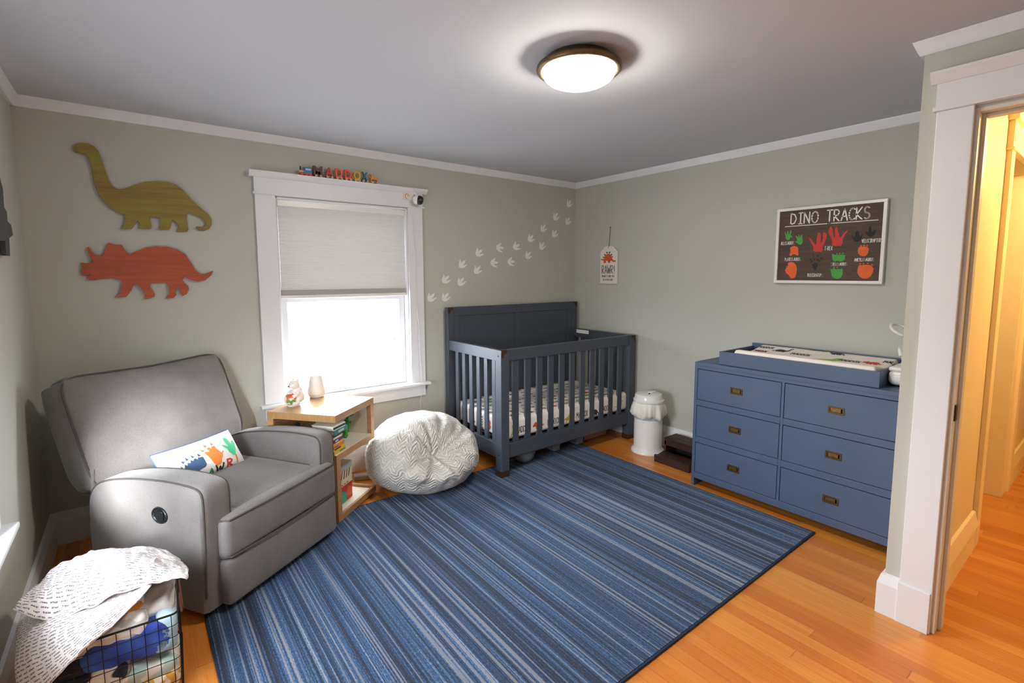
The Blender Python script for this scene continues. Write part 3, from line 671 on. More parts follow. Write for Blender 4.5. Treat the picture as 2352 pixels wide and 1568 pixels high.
for kind, xx in (('t', -1.375+.04), ('r', -1.155), ('t', -1.03), ('y', -.86), ('t', -.72), ('n', -.55), ('t', -.43), ('g', -.25)):
    if kind == 't': b.stroke(text('MADDOX', xx-.025, z_-.018, .13, .045), ffr, .0045, dash_m, .05)
    else: put(b, {'r': UT, 'y': UR, 'n': UB, 'g': UR}[kind], xx+.01, z_+.005, .115, ffr, {'r': red_m, 'y': yel_m, 'n': navy_m, 'g': lime_m}[kind])
for yy_, kd in ((-.70, 't'), (-.57, 'g'), (-.44, 't'), (-.34, 'n'), (-.22, 't')):
    if kd == 't': b.stroke([[(yy_-(pz-.33)*1.0-.02, .33+(py-yy_)*1.0) for py, pz in L] for L in text('MADDOX', yy_-.05, .33, .10, .03)], fle, .004, dash_m, .05)
    else: put(b, UT if kd == 'g' else UB, yy_, .34, .09, fle, red_m if kd == 'g' else navy_m, rot=1.4)
b.build('fitted_sheet', mt, ang=50)

# ------------------------------------------------------------------ under the crib
ub = MB(); gm = mat('gray_molded_plastic', '77767a', .55, var=.06, vs=10, bump=.1, bs=40)
ub.ball((-1.185, -.66, .078), .075, gm, 10, sc=(1.15, 1.05, .92)); ub.box(-1.15, -.56, -.70, -.46, .085, .125, gm); ub.ball((-1.13, -.60, .075), .07, gm, 10, sc=(1.25, 1.3, .92))
ub.box(-.90, -.83, -.69, -.5, .03, .10, gm); ub.box(-.62, -.54, -.67, -.48, .02, .13, gm)
o = ub.build('molded_plastic_toy', remesh=.007); tag(o, 'gray molded plastic toy lying on the rug under the crib', 'toy')
bx_ = thing('storage_box', 'low light wood box pushed under the right end of the crib', 'box', (0, 0, 0))
bm_ = mat('pale_birch', 'a9805f', .6, var=.1, vs=10); b = MB(); b.box(-.46, -.175, -.60, -.58, 0, .075, bm_); b.box(-.46, -.175, -.40, -.38, 0, .075, bm_); b.box(-.46, -.44, -.58, -.40, 0, .075, bm_); b.box(-.195, -.175, -.58, -.40, 0, .075, bm_); b.box(-.46, -.175, -.6, -.38, 0, .008, bm_); b.build('box_sides', bx_, smooth=False, bevel=.002)

# ------------------------------------------------------------------ dresser
dr = thing('dresser', 'wide denim blue six-drawer dresser with recessed brass pulls', 'dresser')
dx0, dx1, dy0, dy1 = -.517, -.03, -2.815, -1.671
b = MB(); M_ = dres_m
b.box(dx0, dx1, dy1-.022, dy1, 0, .86, M_); b.box(dx0, dx1, dy0, dy0+.022, 0, .86, M_); b.box(dx0, dx1, dy0+.022, dy1-.022, .835, .86, M_); b.box(dx0+.012, dx0+.03, dy0+.022, dy1-.022, .05, .10, M_)
b.box(dx0, dx0+.03, dy0+.022, dy1-.022, .815, .835, M_); b.box(dx0, dx0+.03, dy0+.022, dy1-.022, .055, .098, M_)
b.box(dx0, dx0+.03, -2.252, -2.236, .098, .815, M_); [b.box(dx0, dx0+.03, u0, u1, v0, v1, M_) for u0, u1 in ((dy0+.022, -2.252), (-2.236, dy1-.022)) for v0, v1 in ((.565, .604), (.309, .349))]
b.box(dx1-.012, dx1, dy0+.022, dy1-.022, .05, .835, M_); b.build('dresser_case', dr, smooth=False, bevel=.0015)
b = MB(); b.box(dx0+.031, dx1-.013, dy0+.023, dy1-.023, .052, .834, dark_m); b.build('drawer_cavity', dr, smooth=False)
for (ya, yb_) in ((-2.236, -1.693), (-2.793, -2.252)):
    for (za, zb) in ((.098, .309), (.349, .565), (.604, .815)):
        b = MB(); yc, zc = (ya+yb_)/2, (za+zb)/2; g_ = .0035; hw_, hh_ = .036, .017
        # front with a pull hole: four boxes
        A = (dx0+.001, dx0+.022)
        b.box(*A, ya+g_, yb_-g_, za+g_, zc-hh_, M_); b.box(*A, ya+g_, yb_-g_, zc+hh_, zb-g_, M_); b.box(*A, ya+g_, yc-hw_, zc-hh_, zc+hh_, M_); b.box(*A, yc+hw_, yb_-g_, zc-hh_, zc+hh_, M_)
        dw = b.build('drawer', dr, smooth=False)
        b = MB(); t_ = .006; fx0, fx1 = dx0-.0015, dx0+.003
        for q in ((yc-hw_-.004, yc+hw_+.004, zc+hh_-t_, zc+hh_+.004), (yc-hw_-.004, yc+hw_+.004, zc-hh_-.004, zc-hh_+t_), (yc-hw_-.004, yc-hw_+t_, zc-hh_+t_, zc+hh_-t_), (yc+hw_-t_, yc+hw_+.004, zc-hh_+t_, zc+hh_-t_)): b.box(fx0, fx1, *q, brassdk_m)
        b.box(dx0+.004, dx0+.007, yc-hw_+.014, yc+hw_-t_, zc-hh_+t_, zc+hh_-t_, brass_m); b.box(dx0+.014, dx0+.018, yc-hw_, yc-hw_+.014, zc-hh_, zc+hh_, dark_m)
        b.box(dx0+.008, dx0+.018, yc-hw_, yc+hw_, zc-hh_, zc-hh_+.002, brassdk_m); b.build('recessed_pull', dw, smooth=False, bevel=.0008)
# changing tray
tr_ = thing('changing_tray', 'blue wooden changing tray sitting on top of the dresser', 'changing tray')
b = MB(); ty0, ty1, tx0, tx1 = -2.70, -1.825, -.490, -.04
b.box(tx0, tx0+.016, ty0, ty1, .861, .945, M_); b.box(tx1-.016, tx1, ty0, ty1, .861, .965, M_); b.box(tx0+.016, tx1-.016, ty1-.016, ty1, .861, .945, M_); b.box(tx0+.016, tx1-.016, ty0, ty0+.016, .861, .945, M_); b.box(tx0+.016, tx1-.016, ty0+.016, ty1-.016, .861, .867, oak_m)
b.build('tray_frame', tr_, smooth=False, bevel=.002)
# pad: contoured
pad = thing('changing_pad', 'changing pad with a white dinosaur-print cover lying in the blue tray', 'changing pad')
px0, px1, py0, py1 = tx0+.02, tx1-.02, ty0+.02, -1.90
def padz(x, y):
    u = (x-px0)/(px1-px0)*2-1; v = (y-py0)/(py1-py0)*2-1
    ed = min(1, (1-abs(u))/.08)*.5+.5; e2 = min(1, (1-abs(v))/.05)*.5+.5
    dip = -.028*max(0, 1-abs(u)/.75)**.8
    return .868+(.094+dip)*sqrt(max(.0, 1-(1-min(1, (1-abs(u))/.16))**2))*.0+(.868*0)+(.094+dip)*(1-(1-min(1, (1-abs(u))/.10))**2)**.5*(1-(1-min(1, (1-abs(v))/.05))**2)**.5
b = MB(); i_ = b.ix(sheet_m)
b.grid(lambda a, c_: Vector((px0+(px1-px0)*(.5-.5*cos(pi*a)), py0+(py1-py0)*(.5-.5*cos(pi*c_)), padz(px0+(px1-px0)*(.5-.5*cos(pi*a)), py0+(py1-py0)*(.5-.5*cos(pi*c_))))), 50, 70, sheet_m)
fpad = lambda y, x: Vector((x, -y, padz(x, -y)+.0018))
def cellput(U, y, x, s, m, flip=1): b.decal([(y+s*flip*a, x+s*1.0*c_) for a, c_ in U], fpad, m, .02)
def padtext(y, x, w_, h): b.stroke(text('MADDOX', y, x, w_, h), fpad, .0045, dash_m, .01)
padtext(1.915, -.16, .10, .035); cellput(UB, 2.08, -.16, .11, navy_m, -1); padtext(2.15, -.22, .11, .035); cellput(UR, 2.37, -.24, .15, lime_m); padtext(2.42, -.235, .11, .033); cellput(UT, 2.585, -.21, .10, red_m)
cellput(UB, 2.37, -.10, .10, navy_m); padtext(2.22, -.10, .09, .03); padtext(2.5, -.32, .10, .03); cellput(UR, 2.0, -.30, .10, lime_m); cellput(UR, 2.46, -.37, .13, lime_m); cellput(UB, 2.62, -.35, .07, navy_m, -1); padtext(1.93, -.245, .08, .03); padtext(2.63, -.245, .05, .04) if False else None
b.stroke(text('MAD', 2.625, -.175, .05, .035), fpad, .0045, dash_m, .01); padtext(2.05, -.36, .08, .03)
b.build('pad_cover', pad, ang=80)
# side of tray interior orange print patch : folded cloth
b = MB(); fold_m = mat('orange_print_cloth', 'c4673a', .8, var=.35, vs=30)
b.rbox((-.25, -1.868, .895), (.19, .018, .026), .01, fold_m, 4); o = b.build('folded_cloth'); tag(o, 'orange patterned cloth tucked into the far left end of the blue tray', 'cloth')

# white warmer, small figure, ring monitor
ww = thing('wipe_warmer', 'white rounded plastic wipe warmer at the right end of the dresser', 'wipe warmer', (-.29, -2.788, .861))
b = MB(); b.rbox((0, 0, .046), (.10, .085, .040), .03, white_m, 6); b.build('warmer_body', ww, ang=60)
b = MB(); b.rbox((0, 0, .090), (.097, .082, .012), .011, white_m, 6); b.build('warmer_lid', ww, ang=60)
for xx in (-.07, .07):
    for yy_ in (-.05, .05): b = MB(); b.lathe([(0, 0), (.009, 0), (.009, .008), (0, .008)], dark_m, (xx, yy_, 0), 10); b.build('foot', ww)
sf = thing('animal_figurine', 'small white figure with pointed ears behind the white warmer', 'figurine', (-.13, -2.722, .861))
b = MB(); b.rbox((0, 0, .055), (.035, .022, .055), .018, white_m, 4); b.ball((0, 0, .12), .027, white_m, 8); b.build('figure_body', sf, ang=60)
for s_ in (-1, 1):
    b = MB(); b.lathe([(.014, 0), (.008, .03), (0, .052)], white_m, X=Matrix.Translation((-.004, s_*.025, .135)) @ Matrix.Rotation(s_*-.35, 4, 'X'), n=12); b.build('ear', sf)
b = MB(); b.box(-.036, -.03, -.018, .018, .035, .06, black_m); b.build('dark_belly', sf, smooth=False); b = MB(); b.ball((-.027, 0, .125), .004, black_m, 6); b.build('nose', sf)
rm = thing('ring_stand', 'white ring-topped gooseneck stand at the right end of the dresser', 'lamp', (-.13, -2.815, .841))
b = MB(); b.lathe([(0, .021), (.04, .021), (.042, .028), (.02, .036), (0, .036)], white_m); b.tube([(0, 0, .03), (0, 0, .12), (-.0, .02, .22), (-.005, .07, .262)], .006, white_m, 8); b.build('gooseneck', rm)
b = MB(); XR = Matrix.Translation((-.012, .125, .295)) @ Matrix.Rotation(.55, 4, 'X') @ Matrix.Rotation(-.25, 4, 'Y')
b.tube([XR @ Vector((.052*cos(t*pi/18), .052*sin(t*pi/18), 0)) for t in range(36)], .0085, white_m, 10, cyc=True); b.build('ring', rm)

# ------------------------------------------------------------------ ceiling lamp
cl = thing('flush_mount_light', 'lit round flush mount ceiling light with a bronze rim', 'ceiling light', (-1.975, -1.993, H))
b = MB(); b.lathe([(0, 0), (.135, 0), (.142, -.006), (.150, -.02), (.165, -.026), (.174, -.032), (.176, -.042), (.170, -.05), (.158, -.054), (.152, -.050), (0, -.03)], lampmetal_m, n=72); b.build('lamp_rim', cl, ang=60)
b = MB(); b.lathe([(0, -.045), (.150, -.045)]+[(.150*cos(a*pi/2/12)**.8, -.052-.055*sin(a*pi/2/12)) for a in range(12)]+[(0, -.107)], lampglass_m, n=64); b.build('lamp_glass', cl, ang=80)

# ------------------------------------------------------------------ zigzag side table
TH = radians(39.9)
E1 = Vector((cos(TH), sin(TH), 0)); E2 = Vector((-sin(TH), cos(TH), 0))
TX, TY = -2.625, -.731
def TS(e1, e2, z=0): v = Vector((TX, TY, z))+E1*e1+E2*e2; return v
st = thing('zigzag_side_table', 'oak zigzag side table with open cubbies holding books, under the window', 'side table', (TX, TY, .0), TH)
SZ = .445; t_ = .04
b = MB(); b.box(0, SZ, 0, SZ, .607, .648, oaktop_m); b.build('tabletop', st, smooth=False, bevel=.0015)
b = MB(); b.box(0, SZ, 0, SZ, .375, .413, oak_m); b.build('middle_shelf', st, smooth=False, bevel=.0015)
b = MB(); b.box(.002, SZ-.002, .002, SZ-.002, .413, .4145, cream_m); b.build('shelf_liner', st, smooth=False)
b = MB(); b.box(SZ-t_, SZ, 0, SZ, .413, .607, oak_m); b.box(SZ-t_-.0015, SZ-t_, .03, SZ-.01, .4145, .607, cream_m); b.build('side_panel', st, smooth=False, bevel=.001)
b = MB(); b.box(0, SZ-t_, SZ-t_, SZ, .413, .607, oak_m); b.build('side_panel', st, smooth=False, bevel=.001)
b = MB(); b.box(0, t_, 0, SZ, .04, .375, oak_m); b.build('side_panel', st, smooth=False, bevel=.001)
b = MB()
zb = .0115
b.box(0, SZ, 0, .018, zb, .05, oak_m); b.box(0, SZ, SZ-.018, SZ, zb, .05, oak_m); b.box(0, .018, .018, SZ-.018, zb, .05, oak_m); b.box(SZ-.018, SZ, .018, SZ-.018, zb, .05, oak_m); b.box(.018, SZ-.018, .018, SZ-.018, zb, .034, cream_m)
b.build('base_tray', st, smooth=False, bevel=.001)

def colm(n, h): return bpy.data.materials.get(n) or flat(n, h, .45)
paper_m = mat('book_pages', 'ece7dc', .9, var=.04, vs=5, stretch=(1, 1, 90))
def book(label, e1, e2, z, w_, d_, h_, col, rot=0, band=None, text2=None, grp=None, spine_up=False):
    o = thing('picture_book', label, 'book', TS(e1, e2, z), TH+rot, grp)
    c_ = colm('book_cover_'+col, col)
    b = MB(); b.box(0, w_, 0, d_, 0, .0022, c_); b.box(0, w_, 0, d_, h_-.0022, h_, c_); b.box(0, w_, 0, .0022, .0022, h_-.0022, c_)
    if band:
        bc = colm('book_print_'+band, band)
        for q in text2 or [(.15, .85)]: b.box(w_*q[0], w_*q[1], -.0006, 0, h_*.25, h_*.75, bc)
    b.build('book_cover', o, smooth=False)
    b = MB(); b.box(.003, w_-.003, .0024, d_-.004, .0024, h_-.0024, paper_m); b.build('book_pages', o, smooth=False); return o
G1 = 'books stacked in the upper cubby'
z0 = .4148
book('bottom yellow and teal book of the stack in the upper table cubby', .0, .012, z0, .118, .15, .018, 'd9b62c', .0, '2d8f7a', [(.45, .95)], G1)
book('yellow book with dark title, second from the bottom of the upper cubby stack', .0, .018, z0+.0185, .115, .15, .017, 'e7c32f', .03, '33352a', [(.1, .7)], G1)
book('thin orange book in the middle of the upper cubby stack', .0, .014, z0+.036, .118, .16, .015, 'e58a23', .05, 'b6401f', [(.1, .4)], G1)
book('orange and gold book above the thin orange one in the stack', .0, .02, z0+.0515, .112, .15, .014, 'eda43a', .02, 'f2e2c0', [(.3, .6)], G1)
book('navy blue book in the middle of the upper cubby stack', -.0, .016, z0+.066, .108, .15, .019, '2d3d74', .06, 'c8cbd8', [(.2, .5)], G1)
book('book with coral and cream spine below the teal book', .0, .02, z0+.0855, .10, .15, .017, 'dd8a6c', .0, 'efe9df', [(.1, .9)], G1)
book('thin sky blue book right under the large teal book', -.0, .024, z0+.103, .10, .14, .013, '5b86b4', .04, 'f0efe9', [(.2, .8)], G1)
book('large teal hardcover second from the top of the upper cubby stack', -.005, .005, z0+.1165, .145, .175, .027, '1f7f86', .02, '9fd0cf', [(.3, .7)], G1)
book('thick white paperback with a black spine on top of the stack', -.005, .012, z0+.144, .118, .145, .024, 'eceae4', -.05, '1c1a1c', [(.02, .98)], G1)
G2 = 'book boxes in the lower cubby'
def bookbox(label, z, h_, base, parts, e1=.05):
    o = thing('board_book_set', label, 'book', TS(e1, .085, z), TH, G2); b = MB(); b.box(0, .245, 0, .25, 0, h_, colm('set_'+base, base)); b.build('box_body', o, smooth=False, bevel=.002)
    b = MB()
    for pts, c_ in parts: b.decal(pts, lambda x, y: Vector((x, -.0012, y)), colm('set_'+c_, c_))
    b.build('cover_print', o, smooth=False)
bookbox('red boxed book set with a teal picture at the bottom of the table', .0345, .105, 'c93b2d', [([(.05, .0), (.17, .0), (.18, .05), (.13, .08), (.06, .06)], '3f9c8b'), ([(.17, .03), (.24, .02), (.24, .07), (.19, .09)], 'dd6a45'), ([(.0, .0), (.05, .0), (.05, .012), (0, .012)], '20242c')])
bookbox('cream boxed book set with diagonal navy and red stripes in the lower cubby', .140, .135, 'ece0bd', [([(0, .095), (.245, .095), (.245, .135), (0, .135)], 'b6c0cc')]+[([(.01+.027*k, .045), (.019+.027*k, .045), (.034+.027*k, .10), (.025+.027*k, .10)], ['7c3341', '2e3658'][k % 2]) for k in range(8)]+[([(.03+.03*k, .008), (.05+.03*k, .008), (.05+.03*k, .014), (.03+.03*k, .014)], '4c463c') for k in range(6)], .05)

# toy dinosaur (green), navy toy
gt = thing('toy_dinosaur', 'green plastic toy dinosaur standing behind the book stack', 'toy', TS(.305, .13, .4148), TH-1.15)
tg_m = mat('green_toy_plastic', '2f9a35', .35, var=.2, vs=30)
b = MB(); b.ball((0, 0, .07), .026, tg_m, 8, sc=(1.2, .8, 1.2)); b.ball((.012, 0, .1), .018, tg_m, 8); b.ball((.02, 0, .122), .013, tg_m, 8, sc=(.9, .8, 1.2)); b.ball((.034, 0, .146), .017, tg_m, 8, sc=(1.5, .8, .8))
for s_ in (-1, 1): b.tube([(0, s_*.016, .06), (.012, s_*.019, .035), (-.004, s_*.019, .015), (.016, s_*.019, .005)], lambda t: .013-.006*t, tg_m, 8); b.tube([(.022, s_*.014, .1), (.038, s_*.014, .092), (.042, s_*.012, .1)], .0045, tg_m, 6)
b.tube([(-.01, 0, .07), (-.045, 0, .052), (-.08, 0, .045), (-.11, 0, .05)], lambda t: .02*(1-t)+.003, tg_m, 8); b.build('dinosaur_body', gt, remesh=.003)
for s_ in (-1, 1): b = MB(); b.ball((.04, s_*.012, .152), .003, black_m, 6); b.build('eye', gt)
nt = thing('toy_dinosaur', 'dark navy toy dinosaur at the left end of the upper cubby', 'toy', TS(.225, .36, .4148), TH+2.2)
nv_m = mat('navy_toy_plastic', '20304a', .4, var=.1, vs=20)
b = MB(); b.ball((0, 0, .04), .026, nv_m, 8, sc=(1.3, .8, .9)); b.tube([(.02, 0, .045), (.035, 0, .07), (.036, 0, .1), (.05, 0, .108)], lambda t: .014-.004*t, nv_m, 8)
for x_ in (-.02, .02):
    for s_ in (-1, 1): b.tube([(x_, s_*.014, .035), (x_, s_*.015, .002)], .008, nv_m, 8)
b.tube([(-.025, 0, .045), (-.07, 0, .03)], lambda t: .012*(1-t)+.002, nv_m, 8); b.build('dinosaur_body', nt, remesh=.003)

# ------------------------------------------------------------------ bear figurine and vase
be = thing('bear_figurine', 'white ceramic bear figurine hugging a painted ball on the oak side table', 'figurine', (-2.735, -.335, .648), pi+.42)
cer_m = mat('glazed_white_ceramic', 'efe9e2', .22, var=.02)
b = MB(); b.ball((-.012, 0, .055), .043, cer_m, 10, sc=(1.0, .95, 1.15)); b.ball((-.014, 0, .095), .028, cer_m, 8); b.ball((.004, 0, .128), .03, cer_m, 10, sc=(1.05, .95, .95)); b.ball((.028, 0, .12), .014, cer_m, 8, sc=(1.3, .9, .8))
for s_ in (-1, 1): b.ball((-.006, s_*.021, .155), .009, cer_m, 8); b.tube([(-.005, s_*.03, .09), (.02, s_*.036, .07), (.04, s_*.026, .06)], .012, cer_m, 8); b.tube([(.0, s_*.03, .022), (.03, s_*.034, .016), (.045, s_*.03, .018)], .014, cer_m, 8)
b.ball((-.045, 0, .03), .014, cer_m, 8); b.build('bear_body', be, remesh=.0028)
b = MB(); b.ball((.046, 0, .124), .0045, black_m, 6); b.build('nose', be)
for s_ in (-1, 1): b = MB(); b.ball((.026, s_*.013, .137), .0032, black_m, 6); b.build('eye', be)
bl = MB(); gb = N('painted_floral_ball'); v_ = gb.co(); vo = gb.n('ShaderNodeTexVoronoi'); vo.inputs['Scale'].default_value = 34; gb.l(v_, vo.inputs['Vector']); sv = gb.n('ShaderNodeSeparateColor'); gb.l(vo.outputs['Color'], sv.inputs[0])
gb.l(gb.ramp(sv.outputs[0], [(0, 'f1ece2'), (.38, '7d9a4e'), (.62, 'e0cf8e'), (.76, 'e2633c')], 'CONSTANT'), gb.p.inputs['Base Color']); gb.p.inputs['Roughness'].default_value = .25
bl.ball((.035, 0, .045), .035, gb.m, 12); bl.build('painted_ball', be)
b = MB(); b.lathe([(0, 0), (.036, 0), (.038, .004), (.034, .009), (0, .009)], cer_m, (.016, 0, 0)); b.build('base', be)
va = thing('white_diffuser', 'tapered matte white vase-shaped diffuser on the side table', 'diffuser', (-2.572, -.205, .648))
b = MB(); b.lathe([(0, 0), (.040, 0), (.046, .003), (.053, .018), (.0555, .032), (.054, .05), (.045, .10), (.0375, .140), (.036, .143), (.033, .140), (.033, .120), (0, .12)], offwhite_m, n=48); b.build('diffuser_body', va, ang=50)
b = MB(); b.lathe([(.0532, .0195), (.0548, .0215), (.0548, .0225)], mat('seam_gray', 'b9b3ac', .5), n=48); b.build('seam_ring', va)

# ------------------------------------------------------------------ bean bag
bc = Vector((-1.968, -.51, 0)); beano = thing('bean_bag_chair', 'cream shaggy chevron-textured bean bag chair between the side table and crib', 'bean bag', (bc.x, bc.y, 0))
dd = Vector((-.10, -.80, .62)).normalized()
ta = dd.cross(Vector((0, 0, 1))).normalized(); tb = dd.cross(ta)
from mathutils import noise as mnoise
def beanp(a, c_):
    th = 2*pi*a; ph = pi*c_
    d = Vector((sin(ph)*cos(th), sin(ph)*sin(th), cos(ph)))
    z = d.z
    rz = .455 if z > 0 else .16
    ex = 1.0
    hr = sin(ph)**.72
    R0 = .386
    zz = .19+ (cos(ph)*(.27) if z > 0 else cos(ph)*.19)
    p = Vector((R0*hr*cos(th), R0*hr*sin(th)*.98, zz))
    # taller toward the wall, lower at the front
    if z > 0: p.z += .045*z*(1.0 if d.y > 0 else 1)*(.3+d.y*.9)
    al = math.acos(max(-1, min(1, d.dot(dd)))); ps = atan2(d.dot(ta), d.dot(tb))
    dent = .15*exp(-(al/.40)**2)
    env = exp(-((al-.55)/.5)**2)
    q3 = Vector((cos(ps), sin(ps), 0)); pl = env*(.055*mnoise.noise(q3*2.6+Vector((3, 1, al*.8)))+.020*mnoise.noise(q3*6.5+Vector((0, 5, al*1.5))))
    # long vertical crease above the dent
    cre = .06*exp(-((ps-crease)/.07)**2)*exp(-((al-.35)/.33)**2)
    nrm = Vector((p.x/.37, p.y/.37, (p.z-.19)/.25)); nrm.normalize()
    nn = mnoise.noise(p*9)*.010+mnoise.noise(p*28)*.004
    roll = .018*exp(-((al-.75)/.14)**2)*(.5+.5*sin(ps*3))
    p = p+nrm*(pl+nn+roll-cre)-dd*dent
    if p.z < .0: p.z = 0
    zf = .003
    return Vector((p.x, p.y, max(zf, p.z)))
crease = atan2(Vector((-.05, .25, .95)).dot(ta), Vector((-.05, .25, .95)).dot(tb))
b = MB(); b.grid(beanp, 261, 150, bean_m, uv=True); bmesh.ops.remove_doubles(b.bm, verts=b.bm.verts[:], dist=.0002)
b.build('bean_bag_cover', beano, ang=180)

# ------------------------------------------------------------------ diaper pail
pa = thing('diaper_pail', 'white cylindrical diaper pail with a bag skirt beside the crib', 'pail', (-.222, -1.085, 0))
wm_ = mat('glossy_white_metal', 'edebe8', .18, var=.01)
b = MB(); b.lathe([(0, 0), (.128, 0), (.133, .008), (.131, .022), (.118, .036), (.112, .05), (.112, .42), (0, .42)], wm_, n=56); b.build('pail_body', pa)
bag_m = mat('white_plastic_bag', 'eeeae0', .55, var=.04, vs=20, bump=.3, bs=60)
def bagf(r, z, t, q):
    k = [0, .25, .7, 1, .8, .5][q]; return r+k*(.010*sin(t*7+1)+.006*sin(t*13)+.004*sin(t*23)), z+k*(.010*sin(t*5+.7)+.005*sin(t*11))
b = MB(); b.lathe([(.112, .425), (.121, .41), (.130, .375), (.138, .325), (.126, .302), (.114, .30)], bag_m, n=90, fn=bagf); b.build('bag_skirt', pa, ang=60)
blu = mat('pale_blue_band', 'a9c3d8', .6); b = MB(); b.lathe([(.1125, .285), (.1145, .288), (.1145, .305), (.1125, .308)], blu, n=56); b.build('bag_rim', pa)
b = MB(); b.lathe([(.118, .42), (.122, .424), (.122, .438), (.113, .446), (.110, .468), (.104, .482), (.090, .487), (0, .487)], wm_, n=56); b.build('pail_lid', pa)
lid = pa.children[-1]
b = MB(); b.box(-.05, -.01, -.014, -.002, .4872, .4880, dark_m, Matrix.Rotation(.5, 4, 'Z')); b.build('slot', lid, smooth=False)
b = MB(); b.tube([(.018*cos(a*pi/10)+.012, .018*sin(a*pi/10)-.005, .492) for a in range(20)], .004, wm_, 8, cyc=True); b.tube([(.03, -.005, .492), (.07, -.012, .492)], .006, wm_, 8); b.build('lid_latch', lid)

# ------------------------------------------------------------------ step stool
ss = thing('step_stool', 'dark brown two-level wooden step stool between the pail and dresser', 'step stool')
b = MB(); E_ = espresso_m
sa, sb = -1.56, -1.255
b.box(-.365, -.345, sa, sb, .0, .055, E_); b.box(-.345, -.235, sa+.012, sb-.012, .04, .055, E_); b.build('lower_step', ss, smooth=False, bevel=.002)
for k in range(3): b = MB(); b.box(-.235+.055*k, -.185+.055*k, sa-.004, sb+.004, .145, .163, E_); b.build('top_board', ss, smooth=False, bevel=.003)
b = MB(); b.box(-.235, -.222, sa, sb, .105, .144, E_); b.build('top_apron', ss, smooth=False, bevel=.002)
for y in (sb-.015, sa): b = MB(); b.prism([(-.345, 0), (-.08, 0), (-.08, .145), (-.235, .145), (-.235, .06), (-.345, .04)], lambda x, z, d: Vector((x, d, z)), y, y+.015, E_); b.build('side_board', ss, smooth=False, bevel=.001)
b = MB(); b.box(-.09, -.08, sa, sb, 0, .145, dark_m); b.build('back_board', ss, smooth=False)
for y in (sb-.012, sa+.01): b = MB(); b.lathe([(0, .002), (.0035, .0015), (.004, 0)], brass_m, X=Matrix.Translation((-.3652, y, .028)) @ Matrix.Rotation(-pi/2, 4, 'Y'), n=10); b.build('screw', ss)

# ------------------------------------------------------------------ power strip
po = thing('power_strip', 'gray and white power strip on the floor behind the side table', 'power strip', (-2.25, -.19, 0), -.35)
b = MB(); b.rbox((0, 0, .018), (.085, .030, .018), .008, mat('gray_white_plastic', 'b5b7ba', .4), 4); b.build('strip_housing', po)
b = MB(); b.tube([(.08, 0, .02), (.12, .03, .006), (.16, .07, .006), (.20, .05, .05), (.21, .02, .09)], .0035, black_m, 8); b.build('power_cord', po)

# ------------------------------------------------------------------ wall dinosaurs
def streak(name, a, c_, e):
    g = N(name); n1 = g.noise(g.co(scale=(1.3, 1, 22)), 1.2, 3, .6); n2 = g.noise(g.co(scale=(3, 1, 90)), 1, 3, .6)
    g.l(g.ramp(g.math('ADD', g.math('MULTIPLY', n1, .7), g.math('MULTIPLY', n2, .3)), [(.36, a), (.5, c_), (.62, e)]), g.p.inputs['Base Color']); g.p.inputs['Roughness'].default_value = .4; return g.m
def cutout(P, m, name, label, flipx=None):
    b = MB(); b.prism([(x/1000, z/1000) for x, z in P], lambda x, z, d: Vector((x, d, z)), -.008, -.020, m); o = b.build(name, smooth=False, bevel=.001, seg=1); return tag(o, label, 'wall decoration')
cutout(BRONTO, streak('olive_gold_metal', '75622a', '8f7a34', '8c8a34'), 'dinosaur_cutout', 'olive gold long-necked dinosaur cutout on the wall above the recliner, the upper one')
cutout(TRI, streak('orange_metal', '9c4629', 'ad4e2c', 'bb5c2d'), 'dinosaur_cutout', 'orange three-horned dinosaur cutout on the wall above the recliner')
LD = [(-.573, 1.80), (-.588, 1.725), (-.535, 1.712), (-.545, 1.672), (-.469, 1.664), (-.452, 1.619), (-.545, 1.600), (-.565, 1.526), (-.64, 1.526), (-.64, 1.585), (-.80, 1.575), (-.82, 1.52), (-.90, 1.52), (-.92, 1.60), (-1.02, 1.66), (-1.02, 1.70), (-.95, 1.72), (-.90, 1.78), (-.84, 1.80), (-.80, 1.86), (-.76, 1.82), (-.71, 1.87), (-.67, 1.82), (-.63, 1.86)]
b = MB(); b.prism(LD, lambda y, z, d: Vector((WX+d, y, z)), .008, .024, mat('charcoal_metal', '43464c', .5, .2, var=.08)); o = b.build('dinosaur_cutout', smooth=False, bevel=.001, seg=1); tag(o, 'dark gray dinosaur cutout on the left wall at the picture edge', 'wall decoration')

# ------------------------------------------------------------------ footprint decals
PR = [(-1.605, 1.267, 49), (-1.475, 1.265, 54), (-1.47, 1.41, 43), (-1.325, 1.389, 54), (-1.312, 1.534, 49), (-1.162, 1.487, 49), (-1.143, 1.633, 41), (-0.985, 1.549, 5), (-0.924, 1.681, 0), (-0.8, 1.561, 5), (-0.74, 1.7, 27), (-0.601, 1.623, 47), (-0.571, 1.778, 49), (-0.434, 1.714, 56), (-0.419, 1.877, 56), (-0.274, 1.836, 55), (-0.262, 1.996, 57), (-0.102, 1.964, 62), (-0.086, 2.133, 58)]
